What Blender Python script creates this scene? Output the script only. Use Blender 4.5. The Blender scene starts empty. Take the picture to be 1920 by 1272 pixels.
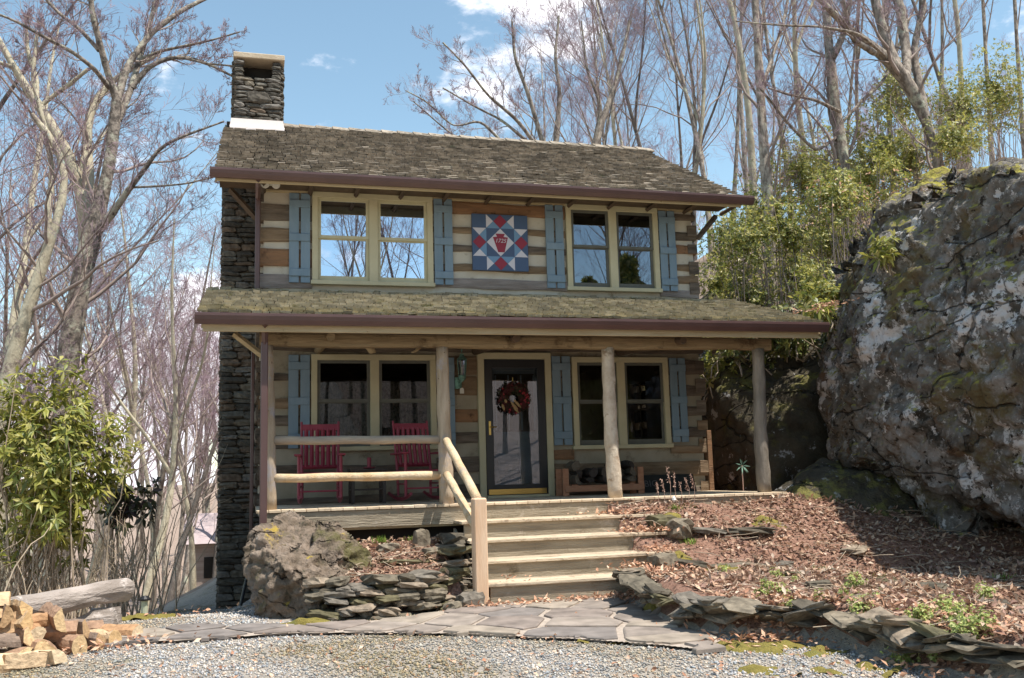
import bpy, math, random, os
import numpy as np
from mathutils import Vector, Matrix, Euler
R = math.radians
SC = bpy.context.scene
COL = SC.collection
random.seed(7)
rng = np.random.default_rng(11)

# ------------------------------------------------------------------ camera
cam_d = bpy.data.cameras.new('camera'); cam = bpy.data.objects.new('camera', cam_d); COL.objects.link(cam)
CAMP = np.array([-3.2756, -14.0464, 0.3407])
rt = Vector((0.96533434, -0.25954298, -0.02769566)); up = Vector((-0.00980481, -0.14208913, 0.98980531)); fw = Vector((0.26083228, 0.9552215, 0.13970829))
m = Matrix((rt, up, -fw)).transposed().to_4x4(); m.translation = Vector(CAMP)
cam.matrix_world = m
cam_d.sensor_width = 36.0; cam_d.lens = 1797.19 / 1920 * 36; cam_d.clip_end = 3000; cam_d.clip_start = .1
SC.camera = cam

# ------------------------------------------------------------------ sky and sun
SUN = Vector((1.05, -1.0, 3.3)).normalized()
elev = math.asin(SUN.z); az = math.atan2(SUN.x, SUN.y)
W = bpy.data.worlds.new('World'); SC.world = W; W.use_nodes = True
wn = W.node_tree.nodes; wl = W.node_tree.links; wn.clear()
out = wn.new('ShaderNodeOutputWorld'); bg = wn.new('ShaderNodeBackground'); sky = wn.new('ShaderNodeTexSky')
sky.sky_type = 'NISHITA'; sky.sun_disc = False; sky.sun_elevation = elev; sky.sun_rotation = az
sky.altitude = 1000; sky.air_density = 1.0; sky.dust_density = 0.6; sky.ozone_density = 1.0
tc = wn.new('ShaderNodeTexCoord')
hsv = wn.new('ShaderNodeMixRGB'); hsv.blend_type = 'MULTIPLY'; hsv.inputs[0].default_value = 1; hsv.inputs[2].default_value = (1.28, 1.30, 1.07, 1)
wl.new(sky.outputs[0], hsv.inputs[1])
def wmath(op, a, b=None, c=None):
    n = wn.new('ShaderNodeMath'); n.operation = op
    for i, v in enumerate((a, b, c)):
        if v is None: continue
        if isinstance(v, (int, float)): n.inputs[i].default_value = v
        else: wl.new(v, n.inputs[i])
    return n.outputs[0]
nz = wn.new('ShaderNodeTexNoise'); nz.inputs['Scale'].default_value = 7.0; nz.inputs['Detail'].default_value = 9; nz.inputs['Roughness'].default_value = .6
mp = wn.new('ShaderNodeMapping'); mp.inputs['Scale'].default_value = (1, 1, 2.0)
wl.new(tc.outputs['Generated'], mp.inputs[0]); wl.new(mp.outputs[0], nz.inputs['Vector'])
def cloud(px, py, rad, w):
    "a cloud bank standing in the direction given by azimuth and elevation"
    d = (fw + rt * ((px - 960) / 1797.) - up * ((py - 636) / 1797.)).normalized()
    v = wn.new('ShaderNodeVectorMath'); v.operation = 'DISTANCE'; wl.new(tc.outputs['Generated'], v.inputs[0]); v.inputs[1].default_value = d
    return wmath('MULTIPLY', wmath('SUBTRACT', 1.0, wmath('DIVIDE', v.outputs['Value'], rad)), w)
acc = None
for a in ((1000, -50, .13, .55), (955, 170, .08, .40), (615, 222, .035, .16), (640, 240, .03, .1), (330, 760, .17, .5), (380, 620, .10, .42), (-150, 700, .16, .4), (200, 860, .25, .5), (250, 480, .06, .3), (60, 650, .09, .35), (2600, -500, .3, .5)):
    c = wmath('MAXIMUM', cloud(*a), 0.0); acc = c if acc is None else wmath('MAXIMUM', acc, c)
# scattered cumulus all round the horizon, low in the sky
sep = wn.new('ShaderNodeSeparateXYZ'); wl.new(tc.outputs['Generated'], sep.inputs[0])
low = wmath('MULTIPLY', wmath('MAXIMUM', wmath('SUBTRACT', .3, wmath('ABSOLUTE', sep.outputs['Z'])), 0.0), .30)
acc = wmath('MAXIMUM', acc, low)
cm = wmath('ADD', acc, wmath('MULTIPLY', wmath('SUBTRACT', nz.outputs['Fac'], .5), 1.3))
rmp = wn.new('ShaderNodeMapRange'); rmp.interpolation_type = 'SMOOTHSTEP'; rmp.inputs['From Min'].default_value = .15; rmp.inputs['From Max'].default_value = .36
wl.new(cm, rmp.inputs['Value'])
mx = wn.new('ShaderNodeMixRGB'); wl.new(rmp.outputs[0], mx.inputs[0]); wl.new(hsv.outputs[0], mx.inputs[1]); mx.inputs[2].default_value = (7.6, 7.5, 7.9, 1)
wl.new(mx.outputs[0], bg.inputs[0]); bg.inputs[1].default_value = 0.13
wl.new(bg.outputs[0], out.inputs[0])
sd = bpy.data.lights.new('sun', 'SUN'); sd.energy = 4.4; sd.angle = R(.5); sd.color = (1, .945, .86)
so = bpy.data.objects.new('sun', sd); COL.objects.link(so); so.rotation_euler = SUN.to_track_quat('Z', 'Y').to_euler()
SC.view_settings.view_transform = 'Standard'; SC.view_settings.look = 'None'; SC.view_settings.exposure = 0.70; SC.view_settings.gamma = 1
SC.render.engine = 'CYCLES'
SC.cycles.max_bounces = 6; SC.cycles.transparent_max_bounces = 12

# ------------------------------------------------------------------ materials
MATS = {}
def mat(name, a, b=None, sc=6, det=6, rough=.85, bump=.3, bsc=None, stretch=(1, 1, 1), isl=0, objr=0, spots=(), metal=0, spec=.3, coord='pos', ramp=(.35, .65), wave=None, trans=0, crack=None, bdist=.03):
    """noise mix of two base colours; spots = (colour, scale, threshold, softness) patches; isl/objr = value change per piece; wave = fine grain"""
    if name in MATS: return MATS[name]
    M = bpy.data.materials.new(name); M.use_nodes = True; N = M.node_tree.nodes; L = M.node_tree.links
    P = N['Principled BSDF']; P.inputs['Roughness'].default_value = rough; P.inputs['Metallic'].default_value = metal; P.inputs['Specular IOR Level'].default_value = spec
    b = b or a
    if coord == 'pos': g = N.new('ShaderNodeNewGeometry'); src = g.outputs['Position']
    else: g = N.new('ShaderNodeTexCoord'); src = g.outputs['Object']
    oi = N.new('ShaderNodeObjectInfo')
    if coord != 'pos':
        ad = N.new('ShaderNodeVectorMath'); ad.operation = 'ADD'; L.new(src, ad.inputs[0])
        cx = N.new('ShaderNodeCombineXYZ'); ml = N.new('ShaderNodeMath'); ml.operation = 'MULTIPLY'; ml.inputs[1].default_value = 37; L.new(oi.outputs['Random'], ml.inputs[0])
        for k in range(3): L.new(ml.outputs[0], cx.inputs[k])
        L.new(cx.outputs[0], ad.inputs[1]); src = ad.outputs[0]
    mpn = N.new('ShaderNodeMapping'); mpn.inputs['Scale'].default_value = stretch; L.new(src, mpn.inputs[0]); vec = mpn.outputs[0]
    n = N.new('ShaderNodeTexNoise'); n.inputs['Scale'].default_value = sc; n.inputs['Detail'].default_value = det; n.inputs['Roughness'].default_value = .62; L.new(vec, n.inputs['Vector'])
    r = N.new('ShaderNodeMapRange'); r.inputs['From Min'].default_value = ramp[0]; r.inputs['From Max'].default_value = ramp[1]; L.new(n.outputs['Fac'], r.inputs['Value'])
    mxn = N.new('ShaderNodeMixRGB'); L.new(r.outputs[0], mxn.inputs[0]); mxn.inputs[1].default_value = (*a, 1); mxn.inputs[2].default_value = (*b, 1)
    c = mxn.outputs[0]
    for k, s in enumerate(spots):
        n2 = N.new('ShaderNodeTexNoise'); n2.inputs['Scale'].default_value = s[1]; n2.inputs['Detail'].default_value = 11; n2.inputs['Roughness'].default_value = .72
        of = N.new('ShaderNodeMapping'); of.inputs['Location'].default_value = (13.1 * k + 5, 7.7 * k, 3.3 * k); L.new(src, of.inputs[0]); L.new(of.outputs[0], n2.inputs['Vector'])
        r2 = N.new('ShaderNodeMapRange'); r2.inputs['From Min'].default_value = s[2]; r2.inputs['From Max'].default_value = s[2] + (s[3] if len(s) > 3 else .05); L.new(n2.outputs['Fac'], r2.inputs['Value'])
        fac = r2.outputs[0]
        if len(s) > 4 and s[4] == 'up':
            gg = N.new('ShaderNodeNewGeometry'); sx = N.new('ShaderNodeSeparateXYZ'); L.new(gg.outputs['True Normal' if False else 'Normal'], sx.inputs[0])
            r3 = N.new('ShaderNodeMapRange'); r3.inputs['From Min'].default_value = .25; r3.inputs['From Max'].default_value = .75; L.new(sx.outputs['Z'], r3.inputs['Value'])
            mm = N.new('ShaderNodeMath'); mm.operation = 'MULTIPLY'; L.new(fac, mm.inputs[0]); L.new(r3.outputs[0], mm.inputs[1]); fac = mm.outputs[0]
        m2 = N.new('ShaderNodeMixRGB'); L.new(fac, m2.inputs[0]); L.new(c, m2.inputs[1]); m2.inputs[2].default_value = (*s[0], 1); c = m2.outputs[0]
    if isl or objr:
        h = N.new('ShaderNodeHueSaturation'); L.new(c, h.inputs['Color'])
        r4 = N.new('ShaderNodeMapRange')
        if isl: gg = N.new('ShaderNodeNewGeometry'); L.new(gg.outputs['Random Per Island'], r4.inputs['Value']); v = isl
        else: L.new(oi.outputs['Random'], r4.inputs['Value']); v = objr
        r4.inputs['To Min'].default_value = 1 - v; r4.inputs['To Max'].default_value = 1 + v; L.new(r4.outputs[0], h.inputs['Value']); c = h.outputs[0]
    L.new(c, P.inputs['Base Color'])
    if bump:
        n3 = N.new('ShaderNodeTexNoise'); n3.inputs['Scale'].default_value = bsc or sc * 4; n3.inputs['Detail'].default_value = 6; n3.inputs['Roughness'].default_value = .65; L.new(vec, n3.inputs['Vector'])
        bp = N.new('ShaderNodeBump'); bp.inputs['Strength'].default_value = bump; bp.inputs['Distance'].default_value = bdist; L.new(n3.outputs['Fac'], bp.inputs['Height']); L.new(bp.outputs[0], P.inputs['Normal'])
    if crack:   # fissures: warped cell borders, recessed and dirty
        wpn = N.new('ShaderNodeTexNoise'); wpn.inputs['Scale'].default_value = crack[0] * 1.5; wpn.inputs['Detail'].default_value = 5; L.new(src, wpn.inputs['Vector'])
        wv = N.new('ShaderNodeVectorMath'); wv.operation = 'MULTIPLY_ADD'; L.new(wpn.outputs['Color'], wv.inputs[0]); wv.inputs[1].default_value = (.55, .55, .55); L.new(src, wv.inputs[2])
        cmp_ = N.new('ShaderNodeMapping'); cmp_.inputs['Rotation'].default_value = (.3, .5, 0); cmp_.inputs['Scale'].default_value = (.8, .8, 2.6); L.new(wv.outputs[0], cmp_.inputs[0])
        vo = N.new('ShaderNodeTexVoronoi'); vo.feature = 'DISTANCE_TO_EDGE'; vo.inputs['Scale'].default_value = crack[0]; L.new(cmp_.outputs[0], vo.inputs['Vector'])
        mk = N.new('ShaderNodeTexNoise'); mk.inputs['Scale'].default_value = crack[0] * 1.1; mk.inputs['Detail'].default_value = 3; mkm = N.new('ShaderNodeMapping'); mkm.inputs['Location'].default_value = (4.4, 9.1, 2.2); L.new(src, mkm.inputs[0]); L.new(mkm.outputs[0], mk.inputs['Vector'])
        mkr = N.new('ShaderNodeMapRange'); mkr.inputs['From Min'].default_value = .50; mkr.inputs['From Max'].default_value = .40; mkr.inputs['To Max'].default_value = .5; L.new(mk.outputs['Fac'], mkr.inputs['Value'])
        va = N.new('ShaderNodeMath'); va.operation = 'ADD'; L.new(vo.outputs['Distance'], va.inputs[0]); L.new(mkr.outputs[0], va.inputs[1])
        cr2 = N.new('ShaderNodeMapRange'); cr2.inputs['From Max'].default_value = crack[1]; L.new(va.outputs[0], cr2.inputs['Value'])
        b2 = N.new('ShaderNodeBump'); b2.inputs['Strength'].default_value = 1; b2.inputs['Distance'].default_value = bdist * 1.3; L.new(cr2.outputs[0], b2.inputs['Height']); L.new(bp.outputs[0], b2.inputs['Normal']); L.new(b2.outputs[0], P.inputs['Normal'])
        m3 = N.new('ShaderNodeMixRGB'); m3.blend_type = 'MULTIPLY'; m3.inputs[0].default_value = 1; r5 = N.new('ShaderNodeMapRange'); r5.inputs['From Max'].default_value = 1; r5.inputs['To Min'].default_value = .55; L.new(cr2.outputs[0], r5.inputs['Value']); L.new(c, m3.inputs[1]); L.new(r5.outputs[0], m3.inputs[2]); L.new(m3.outputs[0], P.inputs['Base Color'])
    if trans:
        tr = N.new('ShaderNodeBsdfTranslucent'); L.new(c, tr.inputs[0]); ms = N.new('ShaderNodeMixShader'); ms.inputs[0].default_value = trans
        L.new(P.outputs[0], ms.inputs[1]); L.new(tr.outputs[0], ms.inputs[2]); L.new(ms.outputs[0], N['Material Output'].inputs[0])
    MATS[name] = M; return M
def palette(name, cols, rough=.85, bump=.3, sc=20, spec=.3, trans=0, by='island', var=.25, patch=None):
    "each loose piece takes one colour out of a list"
    if name in MATS: return MATS[name]
    M = bpy.data.materials.new(name); M.use_nodes = True; N = M.node_tree.nodes; L = M.node_tree.links; P = N['Principled BSDF']
    P.inputs['Roughness'].default_value = rough; P.inputs['Specular IOR Level'].default_value = spec
    g = N.new('ShaderNodeNewGeometry'); oi = N.new('ShaderNodeObjectInfo')
    cr = N.new('ShaderNodeValToRGB'); cr.color_ramp.interpolation = 'CONSTANT'
    L.new(g.outputs['Random Per Island'] if by == 'island' else oi.outputs['Random'], cr.inputs[0])
    e = cr.color_ramp.elements
    while len(e) < len(cols): e.new(.5)
    for i, c in enumerate(cols): e[i].position = i / len(cols); e[i].color = (*c, 1)
    n = N.new('ShaderNodeTexNoise'); n.inputs['Scale'].default_value = sc; n.inputs['Detail'].default_value = 6; L.new(g.outputs['Position'], n.inputs['Vector'])
    r = N.new('ShaderNodeMapRange'); r.inputs['From Min'].default_value = .3; r.inputs['From Max'].default_value = .7; r.inputs['To Min'].default_value = 1 - var; r.inputs['To Max'].default_value = 1 + var; L.new(n.outputs['Fac'], r.inputs['Value'])
    h = N.new('ShaderNodeHueSaturation'); L.new(cr.outputs[0], h.inputs['Color']); L.new(r.outputs[0], h.inputs['Value']); L.new(h.outputs[0], P.inputs['Base Color'])
    if patch:
        pn = N.new('ShaderNodeTexNoise'); pn.inputs['Scale'].default_value = patch[1]; pn.inputs['Detail'].default_value = 6; L.new(g.outputs['Position'], pn.inputs['Vector']); pr = N.new('ShaderNodeMapRange'); pr.inputs['From Min'].default_value = .48; pr.inputs['From Max'].default_value = .62; pr.inputs['To Max'].default_value = patch[2]; L.new(pn.outputs['Fac'], pr.inputs['Value'])
        pm = N.new('ShaderNodeMixRGB'); pm.blend_type = 'MULTIPLY'; L.new(pr.outputs[0], pm.inputs[0]); L.new(h.outputs[0], pm.inputs[1]); pm.inputs[2].default_value = (*patch[0], 1); L.new(pm.outputs[0], P.inputs['Base Color'])
    if bump:
        bp = N.new('ShaderNodeBump'); bp.inputs['Strength'].default_value = bump; bp.inputs['Distance'].default_value = .02; L.new(n.outputs['Fac'], bp.inputs['Height']); L.new(bp.outputs[0], P.inputs['Normal'])
    if trans:
        tr = N.new('ShaderNodeBsdfTranslucent'); L.new(h.outputs[0], tr.inputs[0]); ms = N.new('ShaderNodeMixShader'); ms.inputs[0].default_value = trans
        L.new(P.outputs[0], ms.inputs[1]); L.new(tr.outputs[0], ms.inputs[2]); L.new(ms.outputs[0], N['Material Output'].inputs[0])
    MATS[name] = M; return M
def glass(name, refl, tint):
    M = bpy.data.materials.new(name); M.use_nodes = True; N = M.node_tree.nodes; L = M.node_tree.links; N.remove(N['Principled BSDF'])
    gl = N.new('ShaderNodeBsdfGlossy'); gl.inputs['Roughness'].default_value = .004; gl.inputs[0].default_value = (.78, .86, 1, 1)
    tr = N.new('ShaderNodeBsdfTransparent'); tr.inputs[0].default_value = (*tint, 1); ms = N.new('ShaderNodeMixShader')
    fr = N.new('ShaderNodeFresnel'); fr.inputs[0].default_value = 1.5; ad = N.new('ShaderNodeMath'); ad.operation = 'ADD'; ad.inputs[1].default_value = refl; ad.use_clamp = True; L.new(fr.outputs[0], ad.inputs[0])
    n = N.new('ShaderNodeTexNoise'); n.inputs['Scale'].default_value = 1.6; bp = N.new('ShaderNodeBump'); bp.inputs['Strength'].default_value = .012; L.new(n.outputs[0], bp.inputs['Height']); L.new(bp.outputs[0], gl.inputs['Normal'])
    L.new(ad.outputs[0], ms.inputs[0]); L.new(tr.outputs[0], ms.inputs[1]); L.new(gl.outputs[0], ms.inputs[2]); L.new(ms.outputs[0], N['Material Output'].inputs[0])
    return M
HG = (.35, .35, 3)   # grain runs along x
log_cols = {
 'dark': mat('dark_weathered_log', (.075, .058, .045), (.19, .15, .115), sc=5, stretch=(.35, 2, 2.5), bump=.7, objr=.25),
 'brown': mat('brown_log', (.15, .10, .06), (.27, .195, .125), sc=5, stretch=(.35, 2, 2.5), bump=.7, objr=.15),
 'orange': mat('orange_log', (.29, .155, .08), (.20, .12, .07), sc=4, stretch=(.4, 2, 2.5), bump=.6, spots=(((.09, .05, .03), 5, .56, .08),)),
 'grey': mat('grey_log', (.21, .175, .155), (.36, .31, .28), sc=5, stretch=(.35, 2, 3), bump=.7, objr=.15),
}
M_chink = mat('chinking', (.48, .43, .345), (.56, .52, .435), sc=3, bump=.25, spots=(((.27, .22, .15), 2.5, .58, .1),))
M_chinkl = mat('porch_wall_chinking', (.27, .235, .17), (.34, .30, .23), sc=3, bump=.25, spots=(((.18, .145, .10), 2.5, .56, .1),))  # darker copy of the chinking, porch shade put into the colour
M_tanwood = mat('tan_timber', (.34, .26, .15), (.46, .37, .23), sc=4, stretch=HG, bump=.5, spots=(((.20, .13, .065), 2.5, .56, .1),))
M_trim = mat('window_trim_paint', (.47, .42, .275), (.53, .48, .32), sc=3, bump=.06, rough=.6)
M_sashdark = mat('dark_sash_paint', (.10, .10, .085), (.13, .13, .11), bump=.05, rough=.5)
M_sash = mat('tan_sash_paint', (.47, .43, .28), (.53, .49, .33), bump=.05, rough=.5)
M_shut = mat('blue_shutter_paint', (.16, .23, .29), (.20, .27, .33), sc=3, stretch=(3, 3, .6), bump=.12, rough=.7, objr=.05)
M_gut = mat('brown_gutter_metal', (.085, .047, .044), (.11, .06, .055), sc=2, bump=.03, rough=.35, spec=.5)
M_fascia = mat('fascia_board', (.38, .30, .18), (.48, .40, .26), sc=4, stretch=HG, bump=.25, spots=(((.2, .13, .07), 9, .66, .03),))
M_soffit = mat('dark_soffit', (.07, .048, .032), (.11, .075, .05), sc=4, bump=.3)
M_shg = mat('weathered_shingle', (.19, .158, .12), (.34, .285, .225), sc=9, stretch=(2, 1, 1), bump=.6, isl=.35, spots=(((.15, .15, .09), 3, .6, .1),))
M_shg_o = mat('weathered_shingle_piece', (.205, .17, .128), (.355, .30, .235), sc=9, stretch=(2, 1, 1), bump=.6, objr=.3)
M_shl = mat('mossy_shingle', (.31, .265, .175), (.40, .35, .26), sc=6, bump=.7, isl=.3, spots=(((.19, .17, .08), 4, .55, .1), ((.13, .10, .07), 9, .60, .05)))
M_shl_o = mat('mossy_shingle_piece', (.33, .275, .16), (.42, .36, .24), sc=8, bump=.7, objr=.3, spots=(((.16, .15, .06), 5, .57, .1),))
M_flash = mat('lead_flashing', (.80, .72, .68), bump=.1, rough=.6)
M_mortar = mat('mortar', (.13, .11, .085), (.19, .16, .12), sc=12, bump=.6)
M_slab = mat('chimney_cap_stone', (.46, .37, .26), (.56, .46, .34), sc=6, bump=.3)
M_stone = palette('chimney_stone', [(0.092, 0.080, 0.064), (0.128, 0.116, 0.096), (0.152, 0.128, 0.096), (0.064, 0.056, 0.046), (0.108, 0.100, 0.084), (0.168, 0.152, 0.132), (0.136, 0.100, 0.072), (0.084, 0.074, 0.060)], by='obj', bump=.9, sc=16, var=.4)
M_stone_i = palette('chimney_stone_far', [(.09, .08, .064), (.128, .116, .096), (.12, .104, .08), (.064, .056, .046)], bump=.8, sc=16)
M_deck = mat('deck_board', (.56, .43, .29), (.70, .58, .43), sc=5, stretch=(.5, .5, 2), bump=.3, objr=.12, spots=(((.36, .27, .18), 6, .62, .06),))
M_riser = mat('step_riser', (.25, .205, .145), (.38, .32, .235), sc=5, stretch=HG, bump=.6, spots=(((.50, .43, .35), 2.5, .58, .1), ((.17, .135, .085), 3, .57, .1)))  # darker than the treads, nosing shade put into the colour
M_tread = mat('step_tread', (.43, .34, .24), (.60, .49, .36), sc=4, stretch=(.3, 3, 1), bump=.6, objr=.16, spots=(((.28, .21, .145), 4, .55, .08), ((.15, .11, .08), 8, .66, .03)))
M_newel = mat('newel_post_wood', (.62, .40, .25), (.72, .52, .36), sc=5, stretch=(3, 3, .35), bump=.25, spots=(((.5, .42, .36), 3, .58, .1),))
M_rail = mat('peeled_log_rail', (.52, .36, .20), (.66, .53, .37), sc=5, bump=.6, bsc=26, spots=(((.33, .29, .25), 3, .56, .12), ((.17, .10, .05), 7, .67, .03)))
M_railgrey = mat('shaded_log_rail', (.30, .25, .20), (.46, .37, .27), sc=5, stretch=(.4, 2, 2), bump=.5, spots=(((.25, .22, .2), 3, .6, .1),))  # upper rail's copy of the wood, eave shade put into the colour
M_post = mat('weathered_log_post', (.30, .225, .15), (.47, .38, .28), sc=4, stretch=(2, 2, .35), bump=.6, spots=(((.34, .31, .31), 2.2, .53, .1), ((.11, .07, .04), 7, .63, .03)))
M_birch = mat('pale_barked_log_post', (.42, .33, .24), (.64, .56, .45), sc=5, stretch=(1, 1, .8), bump=.7, spots=(((.36, .27, .19), 4, .56, .06), ((.12, .09, .07), 6, .66, .03)))
M_postgrey = mat('grey_barked_log_post', (.17, .145, .115), (.29, .25, .205), sc=5, stretch=(2, 2, .5), bump=.7, spots=(((.20, .2, .1), 3, .6, .1),))
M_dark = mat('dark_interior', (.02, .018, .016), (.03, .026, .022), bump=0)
M_room = mat('room_wall', (.10, .075, .05), (.13, .095, .065), bump=.1)
M_doorblk = mat('black_door_frame', (.012, .012, .014), bump=.03, rough=.4, spec=.5)
M_doorgrey = mat('blue_grey_door', (.14, .20, .24), (.17, .23, .27), bump=.05, rough=.5)
M_brass = mat('brass', (.55, .38, .12), bump=0, rough=.3, metal=.9)
M_lace = mat('lace_curtain', (.42, .45, .46), (.10, .12, .13), sc=22, det=3, bump=.2, ramp=(.45, .62))
G_bright = glass('reflective_glass', .62, (.55, .55, .55))
G_mid = glass('screened_glass', .15, (.40, .36, .34))
G_dim = glass('shaded_glass', -.01, (.6, .58, .55))
G_door = glass('storm_door_glass', .06, (.8, .8, .8))

M_beam = mat('porch_beam_wood', (.20, .145, .08), (.30, .225, .13), sc=4, stretch=HG, bump=.6, spots=(((.10, .065, .035), 3, .56, .1),))
# ------------------------------------------------------------------ helpers
def wloc(o):
    v = Vector((0, 0, 0))
    while o is not None: v += o.location; o = o.parent
    return v
class MB:
    def __init__(s): s.v = []; s.f = []; s.m = []
    def add(s, vs, fs, mi=0):
        k = len(s.v); s.v += [tuple(map(float, p)) for p in vs]; s.f += [tuple(i + k for i in f) for f in fs]; s.m += [mi] * len(fs); return s
    def box(s, x0, x1, y0, y1, z0, z1, mi=0, jit=0):
        vs = [(x, y, z) for z in (z0, z1) for y in (y0, y1) for x in (x0, x1)]
        if jit: vs = [tuple(c + random.uniform(-jit, jit) for c in p) for p in vs]
        return s.add(vs, [(0, 2, 3, 1), (4, 5, 7, 6), (0, 1, 5, 4), (2, 6, 7, 3), (0, 4, 6, 2), (1, 3, 7, 5)], mi)
    def bevbox(s, x0, x1, y0, y1, z0, z1, b=.006, mi=0):
        xs = (x0, x1); ys = (y0, y1); zs = (z0, z1); vs = []; idx = {}
        for i in (0, 1):
            for j in (0, 1):
                for k in (0, 1):
                    sx, sy, sz = (1 - 2 * i) * b, (1 - 2 * j) * b, (1 - 2 * k) * b
                    for a, d in enumerate(((0, sy, sz), (sx, 0, sz), (sx, sy, 0))):
                        idx[i, j, k, a] = len(vs); vs.append((xs[i] + d[0], ys[j] + d[1], zs[k] + d[2]))
        fs = []
        for i in (0, 1):
            f = [idx[i, 0, 0, 0], idx[i, 1, 0, 0], idx[i, 1, 1, 0], idx[i, 0, 1, 0]]; fs.append(f[::-1] if i == 0 else f)
            f = [idx[0, i, 0, 1], idx[1, i, 0, 1], idx[1, i, 1, 1], idx[0, i, 1, 1]]; fs.append(f if i == 0 else f[::-1])
            f = [idx[0, 0, i, 2], idx[1, 0, i, 2], idx[1, 1, i, 2], idx[0, 1, i, 2]]; fs.append(f[::-1] if i == 0 else f)
        for i in (0, 1):
            for j in (0, 1):
                fs.append((idx[i, j, 0, 0], idx[i, j, 1, 0], idx[i, j, 1, 1], idx[i, j, 0, 1]))
                fs.append((idx[i, 0, j, 0], idx[i, 1, j, 0], idx[i, 1, j, 2], idx[i, 0, j, 2]))
                fs.append((idx[0, i, j, 1], idx[1, i, j, 1], idx[1, i, j, 2], idx[0, i, j, 2]))
                for k in (0, 1): fs.append((idx[i, j, k, 0], idx[i, j, k, 1], idx[i, j, k, 2]))
        return s.add(vs, fs, mi)
    def tube(s, pts, rad, n=8, cap=True, mi=0, wob=0, seed=0):
        P = np.array(pts, float); k = len(P); rad = np.broadcast_to(np.array(rad, float), (k,))
        T = np.gradient(P, axis=0); T /= np.linalg.norm(T, axis=1)[:, None] + 1e-9
        ref = np.array([0, 0, 1.]) if abs(T[0][2]) < .9 else np.array([1., 0, 0])
        A = np.cross(T, ref); A /= np.linalg.norm(A, axis=1)[:, None] + 1e-9; B = np.cross(T, A)
        th = np.arange(n) * 2 * math.pi / n
        rr = rad[:, None] * np.ones((1, n))
        if wob: rr = rr * (1 + wob * np.random.default_rng(seed).uniform(-1, 1, rr.shape))
        V = P[:, None] + rr[..., None] * (np.cos(th)[None, :, None] * A[:, None] + np.sin(th)[None, :, None] * B[:, None])
        fs = [(i * n + j, i * n + (j + 1) % n, (i + 1) * n + (j + 1) % n, (i + 1) * n + j) for i in range(k - 1) for j in range(n)]
        if cap: fs += [tuple(range(n))[::-1], tuple((k - 1) * n + j for j in range(n))]
        return s.add(V.reshape(-1, 3), fs, mi)
    def lathe(s, prof, c, n=12, mi=0):
        vs = [(c[0] + r * math.cos(2 * math.pi * j / n), c[1] + r * math.sin(2 * math.pi * j / n), c[2] + z) for r, z in prof for j in range(n)]
        fs = [(i * n + j, i * n + (j + 1) % n, (i + 1) * n + (j + 1) % n, (i + 1) * n + j) for i in range(len(prof) - 1) for j in range(n)]
        fs += [tuple(range(n))[::-1], tuple((len(prof) - 1) * n + j for j in range(n))]
        return s.add(vs, fs, mi)
    def poly(s, pts, d, mi=0):
        "flat outline (list of xyz) extruded by vector d"
        n = len(pts); vs = [tuple(p) for p in pts] + [tuple(np.array(p) + np.array(d)) for p in pts]
        return s.add(vs, [tuple(range(n)), tuple(range(2 * n - 1, n - 1, -1))] + [(i, i + n, (i + 1) % n + n, (i + 1) % n) for i in range(n)], mi)
def props(o, label=None, cat=None, group=None, kind=None):
    if label: o['label'] = label
    if cat: o['category'] = cat
    if group: o['group'] = group
    if kind: o['kind'] = kind
    return o
def thing(name, loc, label, cat, group=None, rz=0):
    o = bpy.data.objects.new(name, None); o.empty_display_size = .2; COL.objects.link(o); o.location = loc; o.rotation_euler = (0, 0, rz)
    return props(o, label, cat, group)
def meshobj(name, V, F, mats, parent=None, loc=None, smooth=False, mi=None, kind=None, label=None, local=False, rot=None, scale=None):
    "V in world coordinates unless local"
    me = bpy.data.meshes.new(name); base = wloc(parent) if parent else Vector((0, 0, 0))
    off = base + Vector(loc) if loc is not None else base
    V = np.asarray(V, float).reshape(-1, 3)
    if not local: V = V - np.array(off)
    me.from_pydata(V.tolist(), [], [list(map(int, f)) for f in F] if not isinstance(F, np.ndarray) else F.tolist()); me.update()
    for mm in (mats if isinstance(mats, (list, tuple)) else [mats]): me.materials.append(mm)
    if mi is not None and any(mi): me.polygons.foreach_set('material_index', list(mi))
    if smooth: me.polygons.foreach_set('use_smooth', [True] * len(me.polygons))
    o = bpy.data.objects.new(name, me); COL.objects.link(o); o.parent = parent
    if loc is not None: o.location = loc
    if rot: o.rotation_euler = rot
    if scale: o.scale = scale
    return props(o, label, None, None, kind)
def part(name, mb, mats, parent, **k): return meshobj(name, mb.v, mb.f, mats, parent, mi=mb.m, **k)
def inst(name, me, parent, loc, rot=(0, 0, 0), scale=(1, 1, 1), label=None):
    "one more object on a shared mesh; loc in world coordinates"
    o = bpy.data.objects.new(name, me); COL.objects.link(o); o.parent = parent
    o.location = Vector(loc) - (wloc(parent) if parent else Vector((0, 0, 0))); o.rotation_euler = rot; o.scale = scale
    return props(o, label)
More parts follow.
